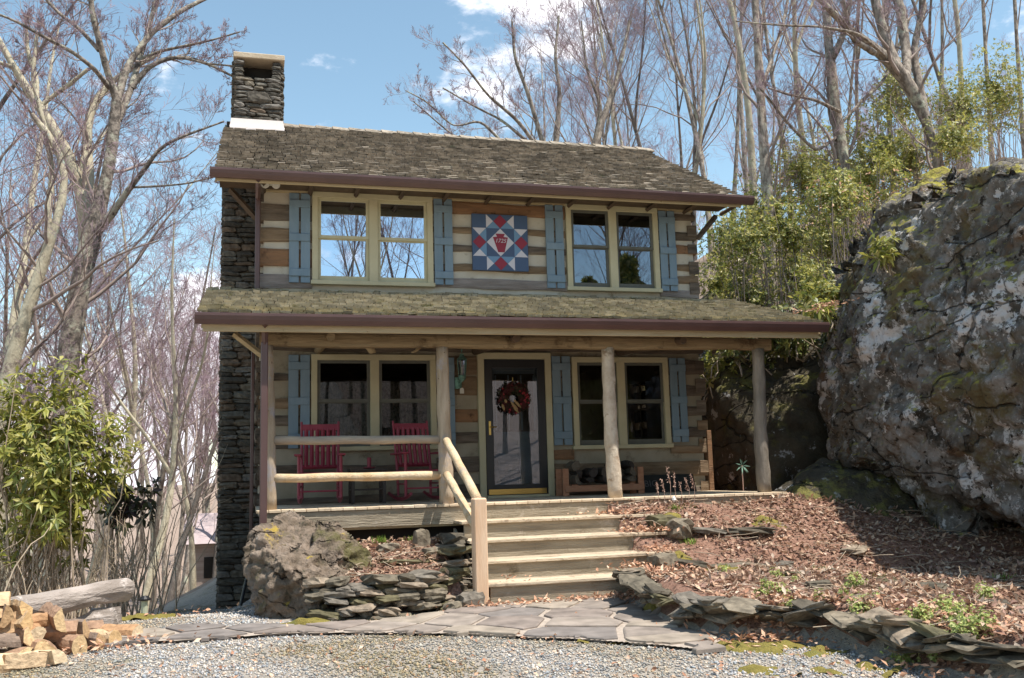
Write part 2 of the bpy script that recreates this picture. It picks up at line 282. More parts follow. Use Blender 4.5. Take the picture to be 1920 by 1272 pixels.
# fast vectorised value noise
_T = np.random.default_rng(5).random((64, 64, 64))
def vnoise(P):
    P = np.asarray(P, float); i = np.floor(P).astype(int); f = P - i; f = f * f * (3 - 2 * f); o = 0
    for a in (0, 1):
        for b in (0, 1):
            for c in (0, 1):
                w = (f[..., 0] if a else 1 - f[..., 0]) * (f[..., 1] if b else 1 - f[..., 1]) * (f[..., 2] if c else 1 - f[..., 2])
                o = o + w * _T[(i[..., 0] + a) & 63, (i[..., 1] + b) & 63, (i[..., 2] + c) & 63]
    return o
def fbm(P, oc=4, g=.5):
    P = np.asarray(P, float); s = 0; a = 1; t = 0
    for k in range(oc): s = s + a * (vnoise(P * 2 ** k + 17.3 * k) - .5); t += a; a *= g
    return s / t * 2
def sstep(a, b, x): t = np.clip((x - a) / (b - a), 0, 1); return t * t * (3 - 2 * t)
def joined(boxes, name, mats, parent, kind='stuff', **k):
    mb = MB()
    for b in boxes: mb.add(*b)
    return part(name, mb, mats, parent, kind=kind, **k)
def hewn(x0, x1, y0, y1, z0, z1, seed, amp=.018, step=.16):
    "a hand hewn log: long box whose edges and faces wander"
    n = max(2, int((x1 - x0) / step)); r = np.random.default_rng(seed); xs = np.linspace(x0, x1, n + 1)
    prof = [(y0 + .012, z0), (y0, z0 + .03), (y0 - .004, (z0 + z1) / 2), (y0, z1 - .03), (y0 + .012, z1), (y1, z1), (y1, z0)]
    V = []
    for x in xs:
        dz0, dz1, dy = (fbm(np.array([[x * 1.3, seed * 3.1, 0], [x * 1.3, seed * 3.1, 9], [x * 2.5, seed, 4]]), 3) * amp * 2.2)
        for j, (y, z) in enumerate(prof):
            V.append((x, y + (dy * .6 + r.uniform(-.003, .003)) * (j < 5), z + (dz0 if z < (z0 + z1) / 2 - .01 else dz1 if z > (z0 + z1) / 2 + .01 else 0)))
    m = len(prof); F = [(i * m + j, i * m + (j + 1) % m, (i + 1) * m + (j + 1) % m, (i + 1) * m + j) for i in range(n) for j in range(m)]
    F = [f[::-1] for f in F] + [tuple(range(m)), tuple(n * m + j for j in range(m))[::-1]]
    mb = MB(); mb.add(V, F); return mb
def stone_mesh(seed, flat=1.0):
    "rough squarish rock of unit size, 24 quads"
    r = np.random.default_rng(seed); g = [-1, -.35, .35, 1]; ids = {}; V = []; F = []
    def vid(a, b, c):
        if (a, b, c) not in ids:
            p = np.array([g[a], g[b], g[c]], float); q = p / (np.abs(p) ** 6).sum() ** (1 / 6)
            q = q * (1 + r.uniform(-.16, .1)) + r.uniform(-.10, .10, 3); ids[a, b, c] = len(V); V.append(q * .5)
        return ids[a, b, c]
    for ax in range(3):
        for sd_ in (0, 3):
            for i in range(3):
                for j in range(3):
                    q = []
                    for (u, v) in ((i, j), (i + 1, j), (i + 1, j + 1), (i, j + 1)):
                        c = [0, 0, 0]; c[ax] = sd_; c[(ax + 1) % 3] = u; c[(ax + 2) % 3] = v; q.append(vid(*c))
                    F.append(q if sd_ else q[::-1])
    return np.array(V), F
STONES = []
for s in range(8):
    V_, F_ = stone_mesh(s); STONES.append((V_, F_))
def stone_data(mt, tag):
    L_ = []
    for k, (V_, F_) in enumerate(STONES):
        me = bpy.data.meshes.new('stone'); me.from_pydata(V_.tolist(), [], F_); me.materials.append(mt); me.update(); L_.append(me)
    return L_
# ================================================================== terrain
WALLR = np.array([(0.72, -3.9), (0.61, -4.4), (0.44, -5.34), (0.42, -6.1), (0.58, -6.5), (0.9, -6.75), (1.18, -7.1), (1.26, -7.62), (1.3, -8.19), (1.34, -8.91), (1.4, -11), (1.5, -16)])
def dist_right(x, y):
    "signed distance to the right of the dry stone wall line"
    best = np.full(np.shape(x), 1e9); sg = np.ones(np.shape(x))
    for (ax, ay), (bx, by) in zip(WALLR[:-1], WALLR[1:]):
        dx, dy = bx - ax, by - ay; t = np.clip(((x - ax) * dx + (y - ay) * dy) / (dx * dx + dy * dy), 0, 1)
        px, py = ax + t * dx, ay + t * dy; d = np.hypot(x - px, y - py); cr = dx * (y - py) - dy * (x - px)
        m_ = d < best; best = np.where(m_, d, best); sg = np.where(m_, np.sign(cr), sg)
    return best * sg
def H(x, y):
    x = np.asarray(x, float); y = np.asarray(y, float)
    z = -1.05 - .012 * np.clip(-4.5 - y, 0, 12)
    left = sstep(-2.6, -3.6, x)
    z = z - left * .11 * np.clip(y + 3.2, 0, 7.5)
    z = z - sstep(-4.4, -6.5, x) * .12 * np.clip(y + 4, 0, 5)
    # ground behind the chimney: shaded bank, then the slope drops to the valley
    bank = .62 * np.exp(-((x + 3.3) / .95) ** 2) * sstep(2.2, 3.6, y) * (1 - sstep(6.5, 10, y))
    z = z + bank
    drop = sstep(-2.5, -6, x) * sstep(4.6, 26, y) * 4.2
    z = z - drop
    # under and behind the house the land climbs to the right
    back = sstep(-3, 2, x) * sstep(5, 14, y) * 3.2
    z = z + back
    # garden bed on the right
    d = dist_right(x, y)
    lim = np.where(y > -2.3, -.12, -.12 + 0 * x)
    bed = np.maximum(-.10 - .55 * np.clip(-2.35 - y, 0, 9), -.78 - .012 * np.clip(-4.5 - y, 0, 12) - .05 * np.clip(d - .5, 0, 3)) - .12 * np.clip(x - 3.9, 0, 2) * sstep(-3.4, -2.6, y)
    bed = np.where(d < .28, z + (bed - z) * np.clip((d + .02) / .28, 0, 1), bed)
    inb = (d > -.02) & (y < 3) & (x > .3)
    rb = np.where(inb, bed, z)
    # under the porch and stairs stay low
    under = (x < 1.15) & (y > -3.95) & (x > -3.2)
    rb = np.where(under, z, rb)
    z = rb
    # garden bed on the left of the stairs
    lb = (x > -2.75) & (x < -1.12) & (y > -3.75) & (y < -2.28)
    top = -.72 + .30 * np.clip((y + 3.75) / 1.3, 0, 1)
    z = np.where(lb, np.maximum(z, top), z)
    # the wooded hillside on the right
    t = x - 5.6 - np.where(y < 3, (3 - y) * .62, (y - 3) * .02)
    hill = .98 * (np.sqrt(np.clip(t, 0, None) ** 2 + .3) - .55) * (t > 0)
    hill = np.minimum(hill, 5.6 + .25 * np.clip(t - 5.5, 0, 200))
    z = z + np.clip(hill, 0, None)
    # far away: gentle rise of the mountain side
    z = z + .24 * np.clip(-19 - y, 0, 60) * sstep(-45, -15, x)   # the wooded bank across the drive
    rr = np.hypot(x + 3, y + 14)
    z = z + sstep(45, 170, rr) * 8.5 * (.7 + .3 * np.sin(np.arctan2(y, x) * 5 + 1))
    n = fbm(np.stack([x * 1.4, y * 1.4, x * 0], -1), 5, .6)
    amp = np.where(inb | lb, .10, .022) + .25 * sstep(1, 5, t) + .5 * sstep(30, 80, rr)
    return z + n * amp
def grid_axis(lo, hi, step, far):
    a = list(np.arange(lo, hi, step)); s = step; x = hi
    while x < far: a.append(x); s *= 1.22; x += s
    s = step * 1.22; x = lo - s
    while x > -far: a.insert(0, x); s *= 1.22; x -= s
    return np.array(a)
gx = grid_axis(-7.5, 9, .085, 420); gy = grid_axis(-9.5, 5.5, .085, 420)
XX, YY = np.meshgrid(gx, gy); ZZ = H(XX, YY)
nx = len(gx); ny = len(gy)
idx = np.arange(nx * ny).reshape(ny, nx)
F = np.stack([idx[:-1, :-1], idx[:-1, 1:], idx[1:, 1:], idx[1:, :-1]], -1).reshape(-1, 4)
# ground materials: gravel, mulch and leaf litter, forest floor
M_grav = mat('gravel_bed', (.36, .32, .28), (.54, .47, .39), sc=30, det=8, bump=1.0, bsc=70, spots=(((.34, .30, .20), 1.2, .56, .1), ((.22, .22, .22), 45, .56, .05), ((.62, .58, .52), 60, .62, .03), ((.20, .17, .09), .9, .55, .1)))
M_mulch = mat('mulch_ground', (.22, .115, .08), (.40, .235, .17), sc=24, det=8, bump=1.0, bsc=60, spots=(((.12, .07, .05), 12, .56, .06), ((.46, .30, .20), 30, .60, .05)))
M_forest = mat('forest_floor', (.22, .16, .12), (.40, .30, .24), sc=8, det=8, bump=1.0, bsc=25, spots=(((.12, .11, .06), 3, .58, .1), ((.48, .38, .32), 14, .58, .05)))
cx_, cy_ = XX[:-1, :-1].ravel() + .04, YY[:-1, :-1].ravel() + .04
dr = dist_right(cx_, cy_)
mi = np.full(len(F), 2)
grav = (cx_ > -7.2) & (cx_ < 1.6) & (cy_ < 5.5) & (dr < 0.06) & ~((cx_ < -4.75) & (cy_ > -4.6 + .0 * cx_))
far_g = (cy_ < -9) & (np.abs(cx_ + 3) < 9) & (dr < .06)
mi[grav | far_g] = 0
lbm = (cx_ > -2.8) & (cx_ < -.9) & (cy_ > -3.8) & (cy_ < -2.2)
rbm = (dr > .06) & (cx_ < 9) & (cy_ < 3) & (cy_ > -12)
mi[lbm | rbm] = 1
g = meshobj('ground', np.stack([XX, YY, ZZ], -1).reshape(-1, 3), F, [M_grav, M_mulch, M_forest], smooth=True, mi=mi.tolist(), kind='structure')

def hpt(x, y): return float(H(np.array([x]), np.array([y]))[0])

# ================================================================== the log cabin
cabin = thing('log_cabin', (0, 3, -1.0), 'two storey hewn log cabin with shingle roof, blue shutters, front porch and stone chimney', 'house')
XL, XR, YB = -3.2, 3.75, 6.4
# front wall: chinking backing with window and door openings, built of panels
wall = MB()
def panels(holes, x0, x1, z0, z1, y0, y1):
    xs = sorted({x0, x1, *[h[0] for h in holes], *[h[1] for h in holes]}); zs = sorted({z0, z1, *[h[2] for h in holes], *[h[3] for h in holes]})
    for a, b in zip(xs[:-1], xs[1:]):
        for c, d in zip(zs[:-1], zs[1:]):
            mx_, mz_ = (a + b) / 2, (c + d) / 2
            if a < x0 or b > x1 or c < z0 - 1e-6 or d > z1 + 1e-6 or any(h[0] < mx_ < h[1] and h[2] < mz_ < h[3] for h in holes): continue
            wall.box(a, b, y0, y1, c, d)
WIN = dict(UL=(-2.45, -.65, 3.18, 4.57), UR=(1.49, 3.06, 3.18, 4.57), LL=(-2.46, -.64, .75, 2.14), LR=(1.50, 3.11, .70, 2.12)); DOOR = (0, 1.16, .0, 2.18)
holes = [WIN['UL'], WIN['UR'], WIN['LL'], WIN['LR'], DOOR]
panels(holes, XL + .06, XR - .06, 2.70, 4.62, .035, .16)
logwall = part('log_wall', wall, M_chink, cabin)
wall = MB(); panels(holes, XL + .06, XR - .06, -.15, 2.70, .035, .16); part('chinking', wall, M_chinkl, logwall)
# logs: (x range, [(z bottom, z top, colour)])
rows = {
 (XL, -2.45): [(4.12, 4.36, 'dark'), (3.81, 4.00, 'brown'), (3.43, 3.70, 'orange'), (3.10, 3.31, 'grey')],
 (-.65, 1.49): [(4.34, 4.53, 'orange'), (4.03, 4.13, 'brown'), (3.75, 3.86, 'dark'), (3.45, 3.55, 'brown'), (3.16, 3.31, 'grey')],
 (3.06, XR): [(4.40, 4.50, 'dark'), (4.06, 4.21, 'dark'), (3.83, 3.97, 'orange'), (3.54, 3.66, 'brown'), (3.33, 3.46, 'brown'), (3.10, 3.22, 'grey')],
}
sid = 0
for (a, b), L_ in rows.items():
    for (z0, z1, c) in L_:
        sid += 1; part('log', hewn(a + (0 if a == XL else .004), b - (0 if b == XR else .004), .0, .15, z0, z1, sid), log_cols[c], logwall)
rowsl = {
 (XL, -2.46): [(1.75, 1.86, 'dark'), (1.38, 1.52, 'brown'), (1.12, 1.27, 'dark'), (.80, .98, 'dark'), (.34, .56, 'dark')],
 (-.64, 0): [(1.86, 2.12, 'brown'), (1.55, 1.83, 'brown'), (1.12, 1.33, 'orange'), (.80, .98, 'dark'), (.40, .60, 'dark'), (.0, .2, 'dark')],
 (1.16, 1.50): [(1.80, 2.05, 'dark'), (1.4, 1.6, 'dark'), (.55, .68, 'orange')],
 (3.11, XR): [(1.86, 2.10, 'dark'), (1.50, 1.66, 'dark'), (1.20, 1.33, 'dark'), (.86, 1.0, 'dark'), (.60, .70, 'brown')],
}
for (a, b), L_ in rowsl.items():
    for (z0, z1, c) in L_:
        sid += 1; part('log', hewn(a + (0 if a == XL else .004), b - (0 if b == XR else .004), .0, .15, z0, z1, sid), log_cols[c], logwall)
for (a, b, z0, z1, c) in ((XL, -.004, .27, .56, 'dark'), (1.164, XR, .26, .48, 'brown'), (XL, -.004, -.02, .10, 'dark'), (1.164, XR, -.03, .07, 'dark'), (XL, XR, 2.19, 2.52, 'dark'), (XL, XR, 2.72, 2.9, 'dark')):
    if (a, z0) == (XL, .27): a, b, z0, z1 = -2.455, -.645, .36, .54
    sid += 1; part('log', hewn(a, b, -.006, .15, z0, z1, sid), log_cols[c], logwall)
# tan frieze board under the upper eave
part('frieze_board', MB().bevbox(XL - .0, XR - .05, -.03, .03, 4.54, 4.74), M_tanwood, cabin)
# corner log ends on the right and left, side walls, rear wall with a window, floors
SW = (2.0, 2.75, .95, 1.95)
side = MB(); side.box(XR - .18, XR - .02, .17, SW[0], -.15, 4.7).box(XR - .18, XR - .02, SW[1], YB, -.15, 4.7).box(XR - .18, XR - .02, SW[0], SW[1], -.15, SW[2]).box(XR - .18, XR - .02, SW[0], SW[1], SW[3], 4.7); side.box(XL + .02, XL + .18, .17, YB, -.15, 4.7)
panels_side = part('side_wall', side, M_chink, cabin)
k = 0
z = -.02
while z < 4.5:
    h = .17 + .03 * ((k * 7) % 3); sid += 1
    mb = MB(); hw = hewn(.155, YB, 0, .14, z, z + h, 50 + k)
    mb.add([(XR + .035 - (p[1]) * 1, p[0], p[2]) for p in hw.v], hw.f); part('log', mb, log_cols['dark' if k % 3 else 'brown'], panels_side)
    mb = MB(); mb.add([(XL - .035 + p[1], p[0], p[2]) for p in hw.v], [f[::-1] for f in hw.f]); part('log', mb, log_cols['dark'], panels_side)
    # notched log ends proud of the right corner
    if z < 4.4:
        part('log_end', MB().box(XR - .16, XR + .004, -.012 - .01 * (k % 2), .0, z + .02, z + h, jit=.006), log_cols['brown' if z < 1 else 'dark'], logwall)
    z += h + .12; k += 1
part('foundation', MB().box(XL + .05, XR - .05, .1, YB, -2.6, -.15), M_mortar, cabin)
# gable triangles
for nm, x in (('gable_wall', XL), ('gable_wall', XR - .12)):
    part(nm, MB().poly([(x, .05, 4.7), (x, YB - .05, 4.7), (x, 3.2, 6.52)], (.12, 0, 0)), log_cols['dark'], cabin)
part('corner_board', MB().bevbox(XR - .02, XR + .06, -.03, .16, -.02, .95), log_cols['orange'], cabin)
# rooms
BW = (5.0, 5.6)
rm = MB(); rm.box(XL + .2, XR - .2, .2, YB - .2, 2.45, 2.6); rm.box(XL + .2, XR - .2, .2, YB - .2, -.14, -.02); rm.box(XL + .2, XR - .2, .2, YB - .2, 4.72, 4.78)
rm.box(.0, .1, .2, YB - .2, 0, 4.7)
part('interior_floors', rm, M_room, cabin)
bwm = MB(); xs = (XL, 2.35, 3.1, XR); 
bwm.box(XL, 2.35, YB - .2, YB, -.15, 4.7); bwm.box(3.1, XR, YB - .2, YB, -.15, 4.7); bwm.box(2.35, 3.1, YB - .2, YB, -.15, .9); bwm.box(2.35, 3.1, YB - .2, YB, 2.0, 4.7)
part('rear_wall', bwm, M_room, cabin)
rw = part('rear_window', MB().box(2.35, 3.1, YB - .12, YB - .06, 1.43, 1.47).box(2.71, 2.74, YB - .12, YB - .06, .9, 2.0), M_sash, cabin)

part('side_window', MB().box(XR - .14, XR - .09, SW[0], SW[1], (SW[2] + SW[3]) / 2 - .02, (SW[2] + SW[3]) / 2 + .02).box(XR - .13, XR - .10, (SW[0] + SW[1]) / 2 - .02, (SW[0] + SW[1]) / 2 + .02, SW[2], SW[3]), M_sash, cabin)

def window(rc, dark, gl, name='window'):
    x0, x1, z0, z1 = rc; c = .085; xm = (x0 + x1) / 2; b = .004
    fr = MB(); fr.bevbox(x0, x1, -.045, .05, z1 - c, z1, b); fr.bevbox(x0, x0 + c, -.044, .05, z0 + .05, z1 - c, b); fr.bevbox(x1 - c, x1, -.044, .05, z0 + .05, z1 - c, b)
    fr.bevbox(xm - .065, xm + .065, -.043, .05, z0 + .05, z1 - c, b); fr.bevbox(x0 - .02, x1 + .02, -.07, .05, z0 - .01, z0 + .05, b)
    w = part(name, fr, M_trim, cabin); ms = M_sashdark if dark else M_sash
    for (a, d) in ((x0 + c, xm - .065), (xm + .065, x1 - c)):
        zb = z0 + .05; zt = z1 - c; zm = (zb + zt) / 2 + .03; s = .045
        for (q0, q1, yo) in ((zm - .015, zt, .0), (zb, zm + .015, .03)):
            sh = MB(); e = .002
            sh.box(a + e, d - e, -.012 + yo, .018 + yo, q1 - s, q1 - e); sh.box(a + e, d - e, -.012 + yo, .018 + yo, q0 + e, q0 + (s if q0 > zb + .1 else s + .035))
            sh.box(a + e, a + s, -.011 + yo, .017 + yo, q0 + s, q1 - s); sh.box(d - s, d - e, -.011 + yo, .017 + yo, q0 + s, q1 - s)
            part('sash', sh, ms, w)
            part('pane', MB().box(a + s - .004, d - s + .004, .001 + yo, .006 + yo, q0 + s - .004, q1 - s + .004), gl, w)
    return w
window(WIN['UL'], False, G_bright); window(WIN['UR'], True, G_mid); wl_ = window(WIN['LL'], True, G_dim); window(WIN['LR'], True, G_dim)
# lace curtains inside the lower left window
for a in (-2.36, -1.46):
    n = 24; V = []; 
    for i in range(n + 1):
        x = a + i * .72 / n; y = .22 + .02 * math.sin(i * 1.5)
        V += [(x, y, .85), (x, y, 1.75)]
    meshobj('curtain', V, [(2 * i, 2 * i + 2, 2 * i + 3, 2 * i + 1) for i in range(n)], M_lace, wl_)
def shutter(x0, x1, z0, z1):
    xm = (x0 + x1) / 2 + .003; g = .014; zs = [z0, z0 + .13, z0 + .42 * (z1 - z0) + .13, z1 - .17, z1]
    sh = MB(); sh.bevbox(x0, xm - g, -.038, -.016, z0, z1, .003); sh.bevbox(xm + g, x1, -.038, -.016, z0, z1, .003)
    o = part('shutter', MB().bevbox(x0, xm - g, -.038, -.012, z0, z1, .003), M_shut, cabin)
    part('board', MB().bevbox(xm + g, x1, -.038, -.012, z0, z1, .003), M_shut, o)
    H_ = z1 - z0
    for zc in (z0 + .11 * H_, z0 + .50 * H_, z0 + .88 * H_): part('batten', MB().bevbox(x0 + .001, x1 - .001, -.062, -.038, zc - .055, zc + .055, .005), M_shut, o)
for a in ((-2.78, -2.48, 3.19, 4.53), (-.63, -.345, 3.21, 4.55), (1.15, 1.44, 3.2, 4.54), (3.08, 3.36, 3.2, 4.53), (-2.78, -2.48, .79, 2.13), (-.625, -.36, .77, 2.1), (1.175, 1.47, .76, 2.13), (3.14, 3.41, .77, 2.11)): shutter(*a)
# door
fr = MB(); fr.bevbox(0, .1, -.04, .1, 0, 2.08, .004); fr.bevbox(1.06, 1.16, -.04, .1, 0, 2.08, .004); fr.bevbox(-.0, 1.16, -.041, .1, 2.08, 2.18, .004); fr.box(.1, 1.06, -.09, .1, -.0, .035)
door = part('door', fr, M_trim, cabin)
sd_ = MB(); sd_.bevbox(.105, .225, -.03, .01, .04, 2.075, .004); sd_.bevbox(.935, 1.055, -.03, .01, .04, 2.075, .004); sd_.box(.225, .935, -.029, .009, 1.95, 2.075); sd_.box(.225, .935, -.029, .009, .04, .19)
part('storm_door_frame', sd_, M_doorblk, door)
part('kick_plate', MB().bevbox(.13, 1.03, -.04, -.03, .045, .125, .002), M_brass, door)
part('glass_pane', MB().box(.223, .937, -.012, -.006, .188, 1.952), G_door, door)
part('handle', MB().bevbox(.15, .185, -.05, -.03, .93, 1.14, .004).tube([(.167, -.05, 1.05), (.167, -.09, 1.05), (.26, -.09, 1.05)], .009, 8), M_brass, door)
dl = MB(); dl.box(.12, 1.04, .06, .1, .03, 2.07); dl.box(.3, .55, .05, .06, .25, .85); dl.box(.62, .87, .05, .06, .25, .85)
part('door_leaf', dl, M_doorgrey, door)
la = MB(); la.box(.27, .90, .04, .052, .98, 1.86); part('door_light', la, M_dark, door)
for i in range(4): part('muntin', MB().box(.28 + i * .2, .30 + i * .2, .03, .042, 1.0, 1.84), M_doorgrey, door)

# ------------------------------------------------------------------ roofs
def slope_frame(x0, x1, ye, ze, yr, zr):
    v = np.array([0, yr - ye, zr - ze]); Ls = np.linalg.norm(v); v /= Ls; n = np.array([0, -v[2], v[1]])
    return Ls, v, n
def roof(name, x0, x1, ye, ze, yr, zr, expo, mat_o, mat_i, thick, nobj, back=True, xcut=None, seed=1, matdeck=M_soffit, wid=(.10, .20), sag=0):
    Ls, v, n = slope_frame(x0, x1, ye, ze, yr, zr); r = random.Random(seed)
    d = MB(); e = np.array([0, ye, ze]); t = np.array([0, yr, zr])
    q = [e - n * .03, t - n * .03]
    d.poly([(x0 + .03, *q[0][1:]), (x1 - .03, *q[0][1:]), (x1 - .03, *q[1][1:]), (x0 + .03, *q[1][1:])], -n * .05)
    if back:
        yb = 2 * yr - ye; d.poly([(x0 + .03, yr, zr - .03), (x1 - .03, yr, zr - .03), (x1 - .03, yb, ze - .03), (x0 + .03, yb, ze - .03)], (0, 0, .06))
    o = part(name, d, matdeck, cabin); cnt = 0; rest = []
    rowsn = int(Ls / expo)
    for i in range(rowsn + 1):
        s0 = i * expo - .02; x = x0 - r.uniform(0, .02)
        while x < x1 - .02:
            w = r.uniform(*wid); xe = min(x + w, x1 + r.uniform(0, .02)); s = s0 + r.uniform(-.014, .014); ln = min(expo * 1.55, Ls - s + .02)
            th = thick * r.uniform(.75, 1.35); lift = r.uniform(0, .008) + (.01 if r.random() < .06 else 0)
            if ln < .04: x = xe; continue
            tw = r.uniform(-.005, .005)
            vs = []
            for (ss, base, top) in ((s, .012 + lift, .012 + th + lift), (s + ln, -.012, .004)):
                for xx in (x + .003, xe - .003):
                    for hgt in (base, top):
                        p = e + v * ss + n * (hgt + (tw if xx > x + .01 else -tw)); vs.append((xx, p[1], p[2] + sag * math.sin(xx * 1.1 + 1) ))
            fs = [(0, 1, 3, 2), (4, 6, 7, 5), (1, 5, 7, 3), (0, 2, 6, 4), (0, 4, 5, 1), (2, 3, 7, 6)]
            fs = [f[::-1] for f in fs]
            if xcut is None or not xcut((x + xe) / 2, s + ln / 2):
                if cnt < nobj:
                    c = np.mean(vs, 0); meshobj('shingle', np.array(vs) - c, fs, mat_o, o, loc=tuple(Vector(c) - wloc(o)), local=True); cnt += 1
                else: rest.append((vs, fs))
            x = xe + r.uniform(.002, .008)
    joined(rest, 'shingle_courses', mat_i, o)
    return o
# upper roof, chimney passes through at the left of the ridge
up_roof = roof('roof', -3.80, 4.24, -.70, 4.62, 3.2, 6.74, .15, M_shg_o, M_shg, .028, 150, xcut=lambda x, s: x < -2.82 and s > 3.72, seed=3)
rc = []
r_ = random.Random(4); x = -2.8
cap = []
while x < 4.22:
    w = .3; zz = 6.76
    o = part('ridge_shingle', MB().add([(x, 3.02, 6.70), (x + w + .05, 3.02, 6.68), (x, 3.2, 6.81), (x + w + .05, 3.2, 6.785), (x, 3.02, 6.68), (x + w + .05, 3.02, 6.66), (x, 3.4, 6.69), (x + w + .05, 3.4, 6.67)], [(0, 1, 3, 2), (4, 5, 1, 0), (2, 3, 7, 6), (0, 2, 6, 4), (1, 5, 7, 3), (4, 6, 7, 5)]), M_shg_o, up_roof); x += w
porch_roof = roof('porch_roof', -3.90, 4.33, -2.50, 2.30, .0, 3.06, .155, M_shl_o, M_shl, .03, 148, back=False, seed=9, wid=(.08, .17), sag=.004)
# gutters, fascia, soffit
def gutter(x0, x1, y, z):
    pr = [(y + .10, z), (y + .10, z - .12), (y + .03, z - .125), (y - .005, z - .075), (y - .02, z - .03), (y - .02, z), (y - .01, z + .004), (y - .008, z - .02), (y + .02, z - .10), (y + .092, z - .10), (y + .092, z)]
    g_ = part('gutter', MB().poly([(x0, a, b) for a, b in pr], (x1 - x0, 0, 0)), M_gut, cabin)
    for xx in (x0 - .004, x1): part('end_cap', MB().poly([(xx, a, b) for a, b in pr[:6]], (.004, 0, 0)), M_gut, g_)
gutter(-3.86, 4.37, -.84, 4.60); gutter(-3.92, 4.35, -2.64, 2.28)
part('fascia', MB().bevbox(-3.78, 4.20, -.735, -.705, 4.445, 4.60, .004), M_fascia, cabin)
part('fascia', MB().bevbox(-3.84, 4.25, -2.535, -2.50, 2.08, 2.28, .004), M_fascia, cabin)
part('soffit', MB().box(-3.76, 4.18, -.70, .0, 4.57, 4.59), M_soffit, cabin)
# rake boards
for x in (-3.80, 4.18):
    part('rake_board', MB().poly([(x, -.70, 4.44), (x, 3.2, 6.56), (x, 3.2, 6.70), (x, -.70, 4.58)], (.03, 0, 0)), M_fascia, cabin)
for x in (-3.86, 4.27): part('rake_board', MB().poly([(x, -2.50, 2.12), (x, 0, 2.88), (x, 0, 3.0), (x, -2.5, 2.26)], (.03, 0, 0)), M_fascia, cabin)
# knee braces under the eaves
def bar(a, b, w, mt, name='brace'): part(name, MB().tube([a, b], w, 4), mt, cabin)
bar((XR + .03, .02, 4.10), (4.14, .02, 4.5), .045, log_cols['dark']); bar((XL - .02, .0, 4.1), (-3.62, 0, 4.55), .045, M_soffit); bar((-3.16, -2.1, 1.85), (-3.5, -2.1, 2.12), .04, M_tanwood)
bar((XR + .03, -.3, 2.15), (4.05, -.3, 2.6), .035, log_cols['dark'])
for i in range(12): bar((-3.15 + i * .67, -.68, 4.53), (-3.15 + i * .67, .0, 4.53), .035, M_soffit, 'rafter_tail')
# porch beam, ceiling and joists
part('porch_beam', hewn(-3.2, 3.72, -2.18, -2.03, 1.965, 2.12, 77, amp=.012), M_beam, cabin)
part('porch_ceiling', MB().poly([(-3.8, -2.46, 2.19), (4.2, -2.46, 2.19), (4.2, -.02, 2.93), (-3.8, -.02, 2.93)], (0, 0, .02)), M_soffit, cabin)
for x in (-2.36, -.02, 2.3):
    part('joist', MB().tube([(x, -2.35, 2.06), (x, -1.3, 2.14), (x, -.0, 2.2)], [.052, .06, .06], 10), M_beam if x < -1 else M_soffit, cabin)
# posts
def post(x, r0, mt, bend=0, top=1.975, seed=0, x1=None):
    n = 14; pts = []; rad = []
    for i in range(n + 1):
        t = i / n; pts.append((x + bend * math.sin(t * 3.1 + seed) + (0 if x1 is None else (x1 - x) * t), -2.1 + .5 * bend * math.sin(t * 5), .001 + t * top)); rad.append(r0 * (1 - .16 * t) * (1 + .06 * math.sin(i * 2.1 + seed)))
    part('porch_post', MB().tube(pts, rad, 14, wob=.05, seed=seed), mt, cabin, smooth=True)
post(-3.07, .075, M_post, .012, seed=1, x1=-3.09); post(-.93, .092, M_post, .012, seed=2); post(1.33, .098, M_birch, .014, seed=3, x1=1.31); post(3.53, .098, M_postgrey, .02, seed=4)
# railings
def lograil(a, b, r0, mt, seed, name='log_rail'):
    n = 12; P = [np.array(a) + (np.array(b) - np.array(a)) * i / n + np.array([0, 0, .004 * math.sin(i * 1.3 + seed)]) for i in range(n + 1)]
    part(name, MB().tube(P, [r0 * (1 + .04 * math.sin(i * 1.7 + seed)) for i in range(n + 1)], 14, wob=.04, seed=seed), mt, cabin, smooth=True)
lograil((-3.02, -2.1, .82), (-1.0, -2.1, .80), .053, M_railgrey, 1); lograil((-3.02, -2.1, .37), (-.99, -2.1, .355), .053, M_rail, 2)
lograil((-.93, -2.2, .78), (-.925, -3.87, .08), .050, M_rail, 3, 'handrail'); lograil((-.93, -2.2, .36), (-.94, -3.84, -.22), .050, M_rail, 4, 'handrail')
part('newel_post', MB().bevbox(-1.0, -.855, -3.985, -3.835, -1.15, .10, .014), M_newel, cabin)
# porch floor boards run front to back
fl = part('porch_floor', MB().box(-3.18, 3.7, -2.15, .05, -.075, -.035).box(-3.18, 3.7, -2.24, -2.2, -.24, -.04), M_riser, cabin)
x = -3.22
while x < 3.74:
    w = .139; part('floor_board', MB().bevbox(x, min(x + w, 3.76), -2.26, .0, -.034, .0 + random.uniform(-.002, .002), .004), M_deck, fl); x += w + .005
part('skirt_board', MB().bevbox(-3.16, 3.66, -2.215, -2.18, -.27, -.08, .004), M_tanwood, cabin)
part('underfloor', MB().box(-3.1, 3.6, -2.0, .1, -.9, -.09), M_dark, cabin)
part('corner_timber', MB().bevbox(-3.2, -3.08, -2.2, -2.08, -1.2, -.27, .01), M_tanwood, cabin)
